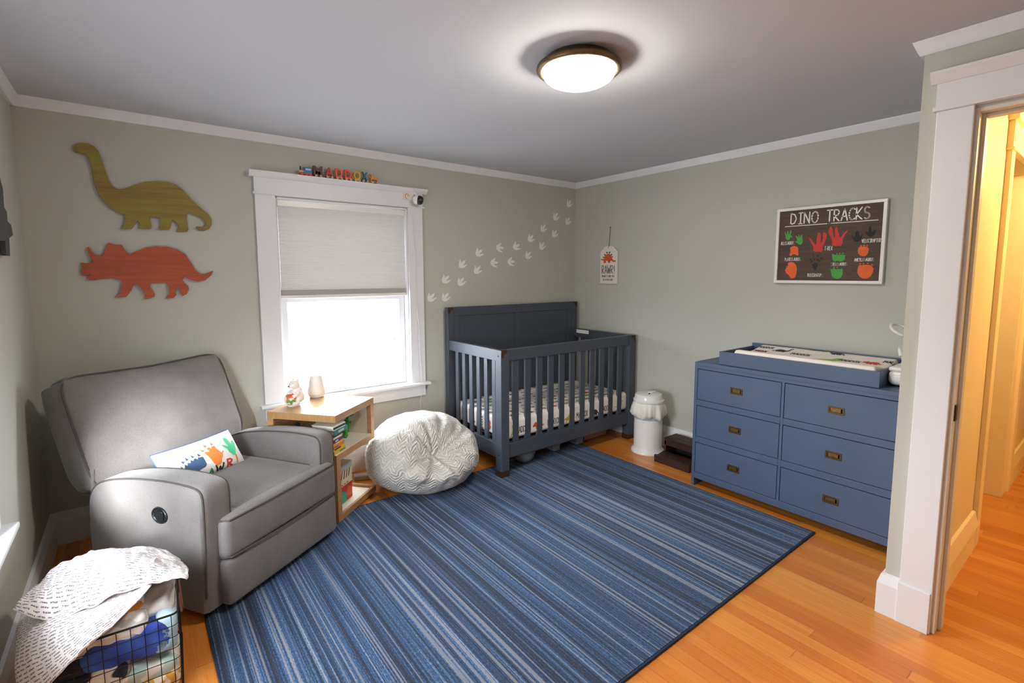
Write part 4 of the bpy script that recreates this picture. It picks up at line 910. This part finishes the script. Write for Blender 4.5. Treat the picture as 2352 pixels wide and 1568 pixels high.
# canonical print, middle toe toward +x
FP = [(-40, 0), (-36, 16), (-22, 26), (-4, 34), (16, 42), (10, 26), (-2, 12), (6, 13), (22, 12), (32, 6), (46, 0), (32, -9), (18, -12), (4, -11), (-6, -9), (4, -20), (22, -30), (30, -42), (12, -38), (-14, -32), (-32, -18)]
wv_m = mat('white_vinyl_decal', 'f0eeea', .5, var=.01)
fb = MB(); fb.prism([(x/1000, y/1000) for x, y in FP], lambda x, z, d: Vector((x, d, z)), 0, -.0012, wv_m); f0 = fb.build('footprint_decal', smooth=False)
lab = ['lowest left of the footprint trail, beside the window casing', 'right one of the lowest pair of footprints', 'third footprint from the left, above the lowest pair', 'footprint just right of the third one and slightly lower', 'upper footprint of the third pair from the left', 'lower footprint of the third pair, below and right of the upper one', 'higher footprint left of the two sideways-pointing ones', 'lower left sideways-pointing footprint in the middle of the trail', 'upper sideways-pointing footprint in the middle of the trail', 'lower right sideways-pointing footprint in the middle of the trail', 'footprint tilted up right, just past the upper sideways-pointing one', 'lower footprint above the middle of the crib headboard', 'upper footprint of the seventh pair, where the trail turns steep', 'lower footprint above the right half of the headboard', 'upper footprint of the eighth pair, on the steep stretch', 'lower footprint of the ninth pair near the corner', 'upper footprint of the ninth pair near the corner', 'second highest row, footprint nearest the corner edge', 'highest footprint of the trail, beside the room corner']
for k, (x, z, a) in enumerate(PR):
    o = f0 if k == 0 else f0.copy()
    if k: COL.objects.link(o)
    o.location = (x, -.0004, z); o.rotation_euler = (0, -radians(a), 0); tag(o, 'white dinosaur '+lab[k] if 'footprint' in lab[k] else lab[k], 'wall decal', 'white dinosaur footprint decals on the wall')
f0['label'] = 'white dinosaur footprint, lowest left of the trail beside the window casing'
PRL = 'second highest row'
for o in COL.objects:
    if o.get('label', '').startswith('white dinosaur second'): o['label'] = 'white dinosaur footprint just below the highest one near the corner'

# ------------------------------------------------------------------ tracks sign
sg_ = thing('dinosaur_tracks_sign', 'framed dark wood sign with colorful dinosaur tracks above the dresser', 'sign', (0, -1.94, 1.387), -pi/2)
# local x -> -Y world, local y -> -X?  rotation -90: local x = (0,-1), local y=(1,0); sign face toward -X => local -y
sw, sh = .614, .492
b = MB()
for q in ((0, sw, 0, .018), (0, sw, sh-.018, sh), (0, .018, .018, sh-.018), (sw-.018, sw, .018, sh-.018)): b.box(q[0], q[1], -.030, -.002, q[2], q[3], white_m)
b.build('sign_frame', sg_, smooth=False, bevel=.0015)
b = MB(); swd = wood('dark_walnut_board', '3e2d22', '5b432f', (2, 1, 20), .6, 3); b.box(.018, sw-.018, -.018, -.006, .018, sh-.018, swd); b.build('sign_board', sg_, smooth=False)
fs = lambda x, y: Vector((x/1000, -.0186, y/1000))
SH = {'g1':[(50,340),(56,335),(61,322),(65,323),(66,341),(71,347),(75,338),(75,323),(81,322),(85,344),(92,349),(92,333),(89,316),(102,307),(96,301),(88,302),(83,287),(73,283),(61,291),(57,310)],
'g2':[(117,310),(131,307),(136,299),(139,300),(137,315),(142,319),(146,300),(151,298),(152,312),(158,316),(162,307),(166,266),(158,251),(146,251),(136,259),(121,268),(120,277),(131,276),(128,293)],
'o1':[(90,232),(101,242),(117,245),(133,239),(142,226),(141,209),(145,186),(140,180),(128,185),(119,191),(108,188),(98,178),(88,184),(88,192),(94,207)],
'o2':[(86,136),(100,140),(118,135),(133,118),(140,93),(138,59),(129,36),(114,30),(99,38),(88,55),(74,64),(64,85),(72,98),(66,100),(80,106),(71,110),(85,119),(79,125)],
'r1':[(201,293),(215,286),(225,273),(220,269),(228,263),(239,250),(249,246),(248,290),(252,296),(250,302),(252,318),(261,323),(268,317),(272,298),(271,272),(274,252),(283,268),(285,286),(282,300),(284,320),(292,323),(304,310),(306,298),(302,279),(291,243),(284,228),(289,210),(279,200),(261,203),(250,199),(232,208),(231,234),(219,255),(212,270)],
'r2':[(313,333),(318,349),(325,356),(333,344),(337,324),(342,296),(351,282),(351,315),(347,331),(350,346),(357,352),(364,337),(366,322),(374,298),(378,282),(388,293),(397,308),(407,319),(421,326),(414,311),(406,300),(396,273),(395,250),(388,231),(370,234),(360,230),(338,239),(337,269),(325,293),(315,314)],
'd1':[(440,294),(447,289),(455,277),(459,285),(460,308),(469,322),(478,306),(481,284),(489,291),(499,299),(496,283),(493,264),(484,257),(470,250),(456,258),(447,274)],
'd2':[(508,316),(518,307),(527,303),(525,329),(533,345),(540,328),(542,306),(552,313),(565,319),(562,304),(556,286),(547,281),(539,275),(528,282),(516,296)],
'o3':[(480,215),(489,224),(502,222),(519,222),(528,219),(535,205),(532,183),(522,168),(507,164),(492,169),(482,181),(478,196)],
'o4':[(489,112),(502,112),(522,115),(541,113),(554,107),(564,92),(563,70),(552,43),(536,32),(517,31),(496,43),(483,66),(484,93)],
'g3':[(341,182),(346,186),(352,180),(363,177),(366,179),(377,177),(387,178),(399,178),(401,172),(404,178),(413,174),(413,152),(407,141),(390,134),(375,141),(362,137),(349,140),(343,158)],
'g4':[(336,93),(345,87),(350,95),(362,92),(371,88),(382,92),(392,88),(402,94),(406,78),(405,51),(395,33),(378,28),(358,33),(345,51)],
't0':[(229,120),(238,128),(249,134),(259,128),(265,120),(260,104),(254,88),(249,76),(242,92),(236,104)]}
sc_ = {'g': flat('track_green', '4ba347'), 'o': flat('track_orange', 'e8682e'), 'r': flat('track_red', 'd23b34'), 'd': flat('track_charcoal', '202226'), 't': None}
sc_['t'] = sc_['d']
for k, P in SH.items(): b = MB(); b.decal(P, fs, sc_[k[0]]); b.build({'g': 'green', 'o': 'orange', 'r': 'red', 'd': 'charcoal', 't': 'charcoal'}[k[0]]+'_track', sg_, smooth=False)
b = MB()
def blob(x, y, rx, ry, m, rot=0, fn=fs): b.decal([(x+rx*cos(t)*cos(rot)-ry*sin(t)*sin(rot), y+rx*cos(t)*sin(rot)+ry*sin(t)*cos(rot)) for t in [2*pi*q/10 for q in range(10)]], fn, m)
for x, y in [(218,153),(225,139),(241,153),(260,150),(271,142),(281,160)]: blob(x, y, 5, 7, sc_['d'])
for x, y in [(260,174),(236,174)]: blob(x, y, 3.5, 9, sc_['d'])
for x, y in [(368,184),(383,185),(399,185),(357,100),(374,100)]: blob(x, y, 4.5, 5, sc_['g'])
for x, y in [(494,227),(509,228),(525,227),(495,120),(512,121),(534,122),(556,113)]: blob(x, y, 5, 4, sc_['o'])
b.build('track_toes', sg_, smooth=False)
b = MB(); L_ = text('DINO', 86, 386, 162, 70)+text('TRACKS', 300, 386, 230, 70)
b.stroke(L_, fs, 7.5, white_m, 500)
b.stroke([[(52, 374), (302, 374)], [(324, 374), (570, 374)], [(312, 373), (313, 374)]], fs, 4.5, white_m, 500)
for t_w, x, y, w_, h_ in (('ALLOSAURUS', 30, 254, 84, 21), ('T-REX', 297, 208, 44, 24), ('VELOCIRAPTOR', 496, 245, 96, 21), ('PLATEOSAURUS', 60, 147, 98, 20), ('TRICERATOPS', 204, 43, 92, 19), ('STEGOSAURUS', 338, 111, 88, 18), ('ANKYLOSAURUS', 463, 135, 100, 19)):
    b.stroke(text(t_w, x, y, w_, h_), fs, 2.6, white_m, 500)
b.build('sign_lettering', sg_, smooth=False)

# ------------------------------------------------------------------ roar tag
tg = thing('hanging_tag_sign', 'small white tag-shaped sign with an orange spiky dinosaur, hanging from twine', 'sign', (0, -.45, 1.358), -pi/2)
tagm = mat('painted_tag_wood', 'e6ddd2', .6, var=.02); b = MB()
b.prism([(x/1000, y/1000) for x, y in [(-50,345),(50,345),(104,293),(103,3),(-103,3),(-103,293)]], lambda x, z, d: Vector((x, d, z)), -.004, -.013, tagm); b.build('tag_board', tg, smooth=False, bevel=.001)
ft_ = lambda x, y: Vector((x/1000, -.0140, y/1000)); og = flat('tag_orange', 'd4562b')
b = MB(); b.decal([(-99,227),(-90,234),(-68,229),(-56,235),(-47,256),(-26,274),(-2,280),(22,270),(37,249),(47,226),(62,216),(88,214),(79,203),(56,202),(35,213),(20,212),(22,196),(-8,196),(-11,214),(-31,212),(-32,194),(-61,194),(-60,215),(-80,220)], ft_, og)
for P in [[(-74,252),(-52,253),(-60,237)], [(-57,277),(-34,273),(-47,258)], [(-32,297),(-8,293),(-22,276)], [(-2,293),(22,297),(11,277)], [(22,272),(42,276),(36,259)], [(36,250),(54,256),(47,241)]]: b.decal(P, ft_, sc_['d'])
b.build('dinosaur_picture', tg, smooth=False)
b = MB(); b.stroke(text('RAWR!', -78, 98, 150, 72), ft_, 6, dash_m, 500); b.stroke(text('MEANS I LOVE YOU', -77, 64, 146, 17)+text('IN DINOSAUR', -66, 32, 120, 17), ft_, 2.6, dash_m, 500); b.build('tag_lettering', tg, smooth=False)
b = MB(); b.tube([(-.006, -.014, .330), (-.004, -.010, .345), (.002, -.007, .43), (.007, -.006, .515)], .0028, rope_m, 6); b.ball((.007, -.008, .517), .006, rope_m, 6); b.build('twine', tg)

# ------------------------------------------------------------------ name train on the window head
def letter_mesh(ch, size, th, m, parent, bold=.035):
    cu = bpy.data.curves.new('letter', 'FONT'); cu.body = ch; cu.size = size; cu.extrude = th/2; cu.offset = bold*size; cu.align_x = 'CENTER'
    to = bpy.data.objects.new('tmp', cu); COL.objects.link(to); dg = bpy.context.evaluated_depsgraph_get(); me = bpy.data.meshes.new_from_object(to.evaluated_get(dg)); bpy.data.objects.remove(to)
    zs = [v.co.y for v in me.vertices]; xs = [v.co.x for v in me.vertices]; return me, min(zs), max(zs), min(xs), max(xs)
tz = 2.0965
whm = mat('natural_wood_wheel', 'c79a6c', .5, var=.1)
for ch, x, wd_, hc, cn in (('M', -2.461, .060, '4a2524', 'maroon'), ('A', -2.386, .054, 'b52a24', 'dark red'), ('D', -2.321, .048, 'dd5a26', 'orange, the left'), ('D', -2.258, .049, 'e0481f', 'red-orange, the right'), ('O', -2.195, .049, 'd9a52b', 'yellow'), ('X', -2.139, .044, '2f6271', 'teal')):
    o = thing('letter_train_car', {'M': 'maroon letter M train car on top of the window casing', 'A': 'red letter A train car on top of the window casing', 'O': 'yellow letter O train car on top of the window casing', 'X': 'teal letter X train car on top of the window casing'}.get(ch, cn+' letter D train car on top of the window casing'), 'toy train', (x, -.040, tz), 0, 'wooden name train on the window casing')
    me, y0_, y1_, x0_, x1_ = letter_mesh(ch, .07, .018, None, o)
    lm = flat('letter_'+cn.split(',')[0], hc, .45); me.materials.clear(); me.materials.append(lm); me.name = 'letter'
    lo = bpy.data.objects.new('letter', me); COL.objects.link(lo); lo.parent = o; lo.rotation_euler = (pi/2, 0, 0); sx_ = wd_/(x1_-x0_); sy_ = .060/(y1_-y0_); lo.scale = (sx_, sy_, 1); lo.location = (-(x0_+x1_)/2*sx_, 0, .012-y0_*sy_)
    b = MB(); b.box(-.024, .024, -.010, .010, .006, .0125, lm); b.build('car_base', o, smooth=False)
    for xx in (-.015, .015):
        for yy_ in (-.0135, .0135): b = MB(); b.lathe([(0, -.003), (.008, -.003), (.008, .003), (0, .003)], whm, X=Matrix.Translation((xx, yy_, .008)) @ Matrix.Rotation(pi/2, 4, 'X'), n=14); b.build('wheel', o)
lo_ = thing('toy_locomotive', 'small blue and red toy locomotive at the left end of the letter train', 'toy train', (-2.541, -.040, tz), 0, 'wooden name train on the window casing')
b = MB(); b.box(-.04, .04, -.012, .012, .006, .016, red_m); b.build('chassis', lo_, smooth=False)
b = MB(); b.box(-.012, .036, -.011, .011, .016, .036, colm('loco_blue', '2e6fa6')); b.box(-.014, .04, -.013, .013, .048, .053, colm('loco_blue', '2e6fa6')); b.box(.0, .036, -.010, .010, .036, .048, colm('loco_light', 'a8c4d8')); b.build('cab', lo_, smooth=False)
b = MB(); b.tube([(-.038, 0, .026), (-.012, 0, .026)], .009, colm('loco_cream', 'd9b08a'), 12); b.build('boiler', lo_); b = MB(); b.tube([(-.03, 0, .03), (-.03, 0, .058)], .0045, black_m, 8); b.build('smokestack', lo_)
for xx in (-.025, .005, .028):
    for yy_ in (-.0135, .0135): b = MB(); b.lathe([(0, -.003), (.008, -.003), (.008, .003), (0, .003)], red_m, X=Matrix.Translation((xx, yy_, .008)) @ Matrix.Rotation(pi/2, 4, 'X'), n=14); b.build('wheel', lo_)
an = thing('toy_animal_car', 'small tan spotted animal figure at the right end of the letter train', 'toy train', (-2.068, -.040, tz), 0, 'wooden name train on the window casing')
am = mat('tan_animal_wood', 'c98a45', .6, var=.3, vs=80)
b = MB(); b.prism([(-.03, .012), (-.022, .012), (-.018, .028), (.012, .028), (.016, .012), (.024, .012), (.024, .034), (.02, .042), (-.008, .045), (-.02, .06), (-.022, .068), (-.034, .064), (-.03, .056), (-.024, .05), (-.026, .034)], lambda x, z, d: Vector((x, d, z)), -.008, .008, am); b.box(-.03, .03, -.010, .010, .006, .0125, am); b.build('animal_body', an, smooth=False, bevel=.001)
for xx in (-.018, .018):
    for yy_ in (-.0135, .0135): b = MB(); b.lathe([(0, -.003), (.008, -.003), (.008, .003), (0, .003)], whm, X=Matrix.Translation((xx, yy_, .008)) @ Matrix.Rotation(pi/2, 4, 'X'), n=14); b.build('wheel', an)

# ------------------------------------------------------------------ wall camera
wc = thing('baby_monitor_camera', 'white camera with a black face mounted on the window casing corner', 'camera', (-1.755, -.026, 2.0))
b = MB(); b.box(-.085, -.03, -.012, 0, .01, .06, cream_m); b.box(-.03, -.008, -.014, 0, .0, .07, white_m); b.tube([(-.02, -.01, .05), (-.01, -.04, .06), (.0, -.06, .04)], .009, white_m, 8); b.build('mount_bracket', wc, smooth=False)
b = MB(); b.tube([(-.06+.014*cos(a*pi/8), -.0125, .035+.018*sin(a*pi/8)) for a in range(13)], .0018, red_m, 5); b.build('red_mark', wc)
XC = Matrix.Translation((.0, -.07, .005)) @ Matrix.Rotation(radians(52), 4, 'Z') @ Matrix.Rotation(radians(100), 4, 'X')
b = MB(); b.lathe([(0, -.035), (.018, -.034), (.030, -.024), (.034, -.008), (.034, .004)], white_m, X=XC, n=32); b.build('camera_body', wc)
b = MB(); b.lathe([(.0345, .003), (.034, .016), (.032, .026), (.026, .036), (.014, .040), (0, .041)], black_m, X=XC, n=32); b.build('camera_face', wc)

# ------------------------------------------------------------------ laundry basket
lb = thing('wire_laundry_basket', 'black wire laundry basket full of folded clothes, beside the recliner', 'basket', (-3.61, -1.36, 0), radians(-3))
bw, bd, bh = .185, .175, .29
def rim(z, gx=0): return [(-bw-gx, -bd-gx, z), (bw+gx, -bd-gx, z), (bw+gx, bd+gx, z), (-bw-gx, bd+gx, z)]
def rrect(z, r=.02):
    P = []
    for (x, y, a0) in ((bw-r, bd-r, 0), (-bw+r, bd-r, 90), (-bw+r, -bd+r, 180), (bw-r, -bd+r, 270)):
        P += [(x+r*cos(radians(a0+90*k/4)), y+r*sin(radians(a0+90*k/4)), z) for k in range(5)]
    return P
b = MB(); b.tube(rrect(bh), .0035, blackf_m, 6, cyc=True); b.build('basket_rim', lb); b = MB(); b.tube(rrect(.004), .003, blackf_m, 6, cyc=True); b.build('basket_foot_ring', lb)
b = MB()
for k in range(1, 7): b.tube(rrect(.004+k*(bh-.004)/7), .0013, blackf_m, 5, cyc=True)
n_w = 9
for k in range(n_w+1):
    x = -bw+.02+(2*bw-.04)*k/n_w
    b.tube([(x, -bd, bh), (x, -bd, .004), (x, bd, .004), (x, bd, bh)], .0013, blackf_m, 5)
for k in range(n_w):
    y = -bd+.02+(2*bd-.04)*k/(n_w-1)
    b.tube([(bw, y, bh), (bw, y, .004), (-bw, y, .004), (-bw, y, bh)], .0013, blackf_m, 5)
wm2 = b.build('wire_mesh', lb)
cop = mat('rose_copper', 'c98568', .3, .9); b = MB(); b.tube([(bw+.004, -.045, bh+.0), (bw+.008, -.043, bh-.075), (bw+.010, 0, bh-.085), (bw+.008, .043, bh-.075), (bw+.004, .045, bh)], .0045, cop, 8); b.build('handle', lb)
LX = Matrix.Translation((-3.61, -1.36, 0)) @ Matrix.Rotation(radians(-3), 4, 'Z')
def garment(name, label, cx_, cy_, cz_, hx_, hy_, hz_, m, seed=0, amp=.012, rot=0, fr=1.0, cat='clothes'):
    b = MB(); X = Matrix.Translation((cx_, cy_, cz_)) @ Matrix.Rotation(rot, 4, 'Z')
    def bg_(q, p):
        k = Vector((q.x*22*fr+seed, q.y*22*fr, q.z*30*fr+seed*2)); nv = mnoise.noise_vector(k)
        f2 = mnoise.noise(Vector((q.x*9+seed, q.y*9, q.z*60)))
        q = q+Vector((nv.x*amp*.5, nv.y*amp*.5, nv.z*amp)); q.x += f2*amp*.6; q.y += f2*amp*.6
        lim = lambda v, c_, L: max(-L-c_, min(L-c_, v))
        return q
    b.rbox((0, 0, 0), (hx_, hy_, hz_), min(hx_, hy_, hz_)*.85, m, 22, bg_)
    for v in b.bm.verts:
        w_ = X @ v.co
        w_.x = max(-bw+.006, min(bw-.006, w_.x)) if w_.z < bh+.02 else w_.x
        w_.y = max(-bd+.006, min(bd-.006, w_.y)) if w_.z < bh+.02 else w_.y
        v.co = LX @ w_
    o = b.build(name, ang=180); return tag(o, label, cat, 'clothes in the laundry basket')
def cloth(n, c_, c2=None, kind=None, sc=30):
    g = N(n); v = g.co()
    if kind == 'patch':
        vo = g.n('ShaderNodeTexNoise'); g.l(v, vo.inputs['Vector']); vo.inputs['Scale'].default_value = sc; vo.inputs['Detail'].default_value = 1; col = g.ramp(vo.outputs[0], [(.50, c_), (.54, c2)])
    elif kind == 'band':
        nz = g.noise(v, 5, 2); sp = g.n('ShaderNodeSeparateXYZ'); g.l(v, sp.inputs[0]); s_ = g.math('SINE', g.math('ADD', g.math('MULTIPLY', sp.outputs[2], sc), g.math('MULTIPLY', nz, 9))); col = g.ramp(s_, [(.62, c_), (.68, c2)])
    else: col = g.ramp(g.noise(v, 12, 3), [(.3, c_), (.7, c2 or c_)])
    g.l(col, g.p.inputs['Base Color']); g.p.inputs['Roughness'].default_value = .9; g.p.inputs['Sheen Weight'].default_value = .2
    g.bump(g.noise(v, 40, 4), .5, .006); return g.m
garment('folded_clothes', 'cream and mustard yellow garment at the bottom front of the basket', .06, -.04, .045, .12, .13, .042, cloth('cream_mustard', 'efe4c8', 'd9a640', 'patch', 26), 1)
garment('folded_clothes', 'light gray striped garment at the bottom left of the basket', -.10, -.02, .045, .085, .14, .042, cloth('pale_gray_knit', 'dcdad6', 'b9bcc0', 'band', 160), 2)
garment('folded_clothes', 'pale white and mint garment low in the basket', .04, .0, .100, .135, .165, .034, cloth('white_mint', 'ece9e0', 'bcd4cc', 'patch', 18), 3)
garment('folded_clothes', 'dark navy garment with white stripes in the basket front', -.07, -.01, .142, .115, .167, .036, cloth('navy_white', '18202f', 'e6e2d8', 'patch', 13), 4)
garment('folded_clothes', 'bright royal blue garment in the upper front of the basket', .045, -.02, .215, .125, .165, .052, cloth('royal_blue', '1c2f86', '3d63c4', None), 5)
garment('folded_clothes', 'dark navy folded pants above the striped navy garment', -.09, .0, .20, .09, .165, .034, cloth('deep_navy', '161b28', '222b40'), 6)
garment('folded_clothes', 'light blue fleece bulging at the right front corner of the basket', .145, -.06, .215, .036, .11, .065, cloth('pale_blue_fleece', 'c2dde8', '9fc2d6'), 7)
garment('folded_clothes', 'white knitted garment crumpled at the top right of the basket', .10, .02, .268, .075, .13, .045, cloth('white_knit', 'eee8e2', 'd8d0ca'), 8, .018)
garment('folded_clothes', 'white wrinkled shirt with a gray wavy print on top of the blue clothes', -.02, -.02, .262, .12, .15, .040, cloth('white_gray_print', 'ebe6e2', 'cfcac8', 'band', 120), 9, .018)
garment('folded_clothes', 'orange and white patterned cloth peeking out under the top sheet', -.03, .02, .315, .12, .13, .028, cloth('orange_white', 'f0e6d6', 'd58a34', 'patch', 30), 10, .014)

# printed sheet draped over the pile
g = N('white_sheet_with_small_print'); tcx = g.n('ShaderNodeTexCoord'); sp = g.n('ShaderNodeSeparateXYZ'); g.l(tcx.outputs['UV'], sp.inputs[0])
ru = g.math('MULTIPLY', sp.outputs[1], 30); rw = g.math('FLOOR', ru); fv = g.math('FRACT', ru); wn = g.n('ShaderNodeTexWhiteNoise', noise_dimensions='1D'); g.l(rw, wn.inputs['W'])
cu_ = g.math('ADD', g.math('MULTIPLY', sp.outputs[0], 17), g.math('MULTIPLY', wn.outputs[0], 5)); fu = g.math('FRACT', cu_)
inrow = g.math('MULTIPLY', g.math('GREATER_THAN', fv, .36), g.math('LESS_THAN', fv, .72)); ink = g.math('MULTIPLY', inrow, g.math('LESS_THAN', fu, .72))
fine = g.n('ShaderNodeTexNoise'); mp_ = g.n('ShaderNodeMapping'); mp_.inputs['Scale'].default_value = (220, 60, 1); g.l(tcx.outputs['UV'], mp_.inputs[0]); g.l(mp_.outputs[0], fine.inputs['Vector']); fine.inputs['Scale'].default_value = 1
ink = g.math('MULTIPLY', ink, g.math('GREATER_THAN', fine.outputs[0], .44))
g.l(g.mix(g.math('MULTIPLY', ink, .85), lin('ece6e6'), lin('3a3c43')), g.p.inputs['Base Color']); g.p.inputs['Roughness'].default_value = .85; psheet = g.m
def bez(P, t):
    n = len(P)-1; r = Vector((0, 0, 0))
    for k, p in enumerate(P): r += Vector(p)*(math.comb(n, k)*(t**k)*((1-t)**(n-k)))
    return r
def sheet(name, label, ctrl, nu, nv, amp, seed, cat='sheet', mt_=None, solid=.0035):
    b = MB(); 
    def f(a, c_):
        rows = [bez(r_, a) for r_ in ctrl]; p = bez(rows, c_)
        nz = mnoise.noise(Vector((a*4+seed, c_*3, 0)))*amp+mnoise.noise(Vector((a*11+seed, c_*7, 3)))*amp*.45+amp*.35*sin(a*14+c_*5+seed)*c_+mnoise.noise(Vector((a*22+seed, c_*10, 7)))*amp*.35
        return p+Vector((-.25*nz, -.4*nz, nz))
    b.grid(f, nu, nv, mt_ or psheet, uv=True); o = b.build(name, ang=180, solid=solid, normals=False); return tag(o, label, cat)
# rows go back -> front, each row left -> right
sheet('printed_bed_sheet', 'white sheet with rows of small dark print draped on top of the laundry pile', [
 [(-3.76, -1.16, .38), (-3.74, -1.12, .40), (-3.60, -1.14, .42), (-3.48, -1.2, .38), (-3.42, -1.24, .33)],
 [(-3.785, -1.23, .42), (-3.74, -1.22, .46), (-3.58, -1.22, .515), (-3.46, -1.28, .44), (-3.39, -1.34, .355)],
 [(-3.81, -1.32, .425), (-3.75, -1.34, .45), (-3.60, -1.34, .515), (-3.47, -1.38, .45), (-3.385, -1.44, .365)],
 [(-3.845, -1.41, .405), (-3.76, -1.49, .34), (-3.65, -1.52, .35), (-3.53, -1.48, .455), (-3.40, -1.50, .37)]], 80, 60, .019, 2)
sheet('printed_bed_sheet', 'second printed white sheet hanging down over the left front corner of the basket', [
 [(-3.84, -1.28, .30), (-3.78, -1.34, .36), (-3.68, -1.40, .37), (-3.58, -1.40, .39), (-3.48, -1.36, .42)],
 [(-3.86, -1.34, .30), (-3.81, -1.46, .40), (-3.71, -1.50, .40), (-3.60, -1.47, .39), (-3.49, -1.42, .415)],
 [(-3.855, -1.44, .28), (-3.845, -1.59, .38), (-3.74, -1.61, .37), (-3.62, -1.54, .37), (-3.50, -1.46, .40)],
 [(-3.835, -1.47, .10), (-3.83, -1.62, .19), (-3.76, -1.64, .26), (-3.64, -1.585, .32), (-3.50, -1.49, .385)]], 50, 40, .010, 7)
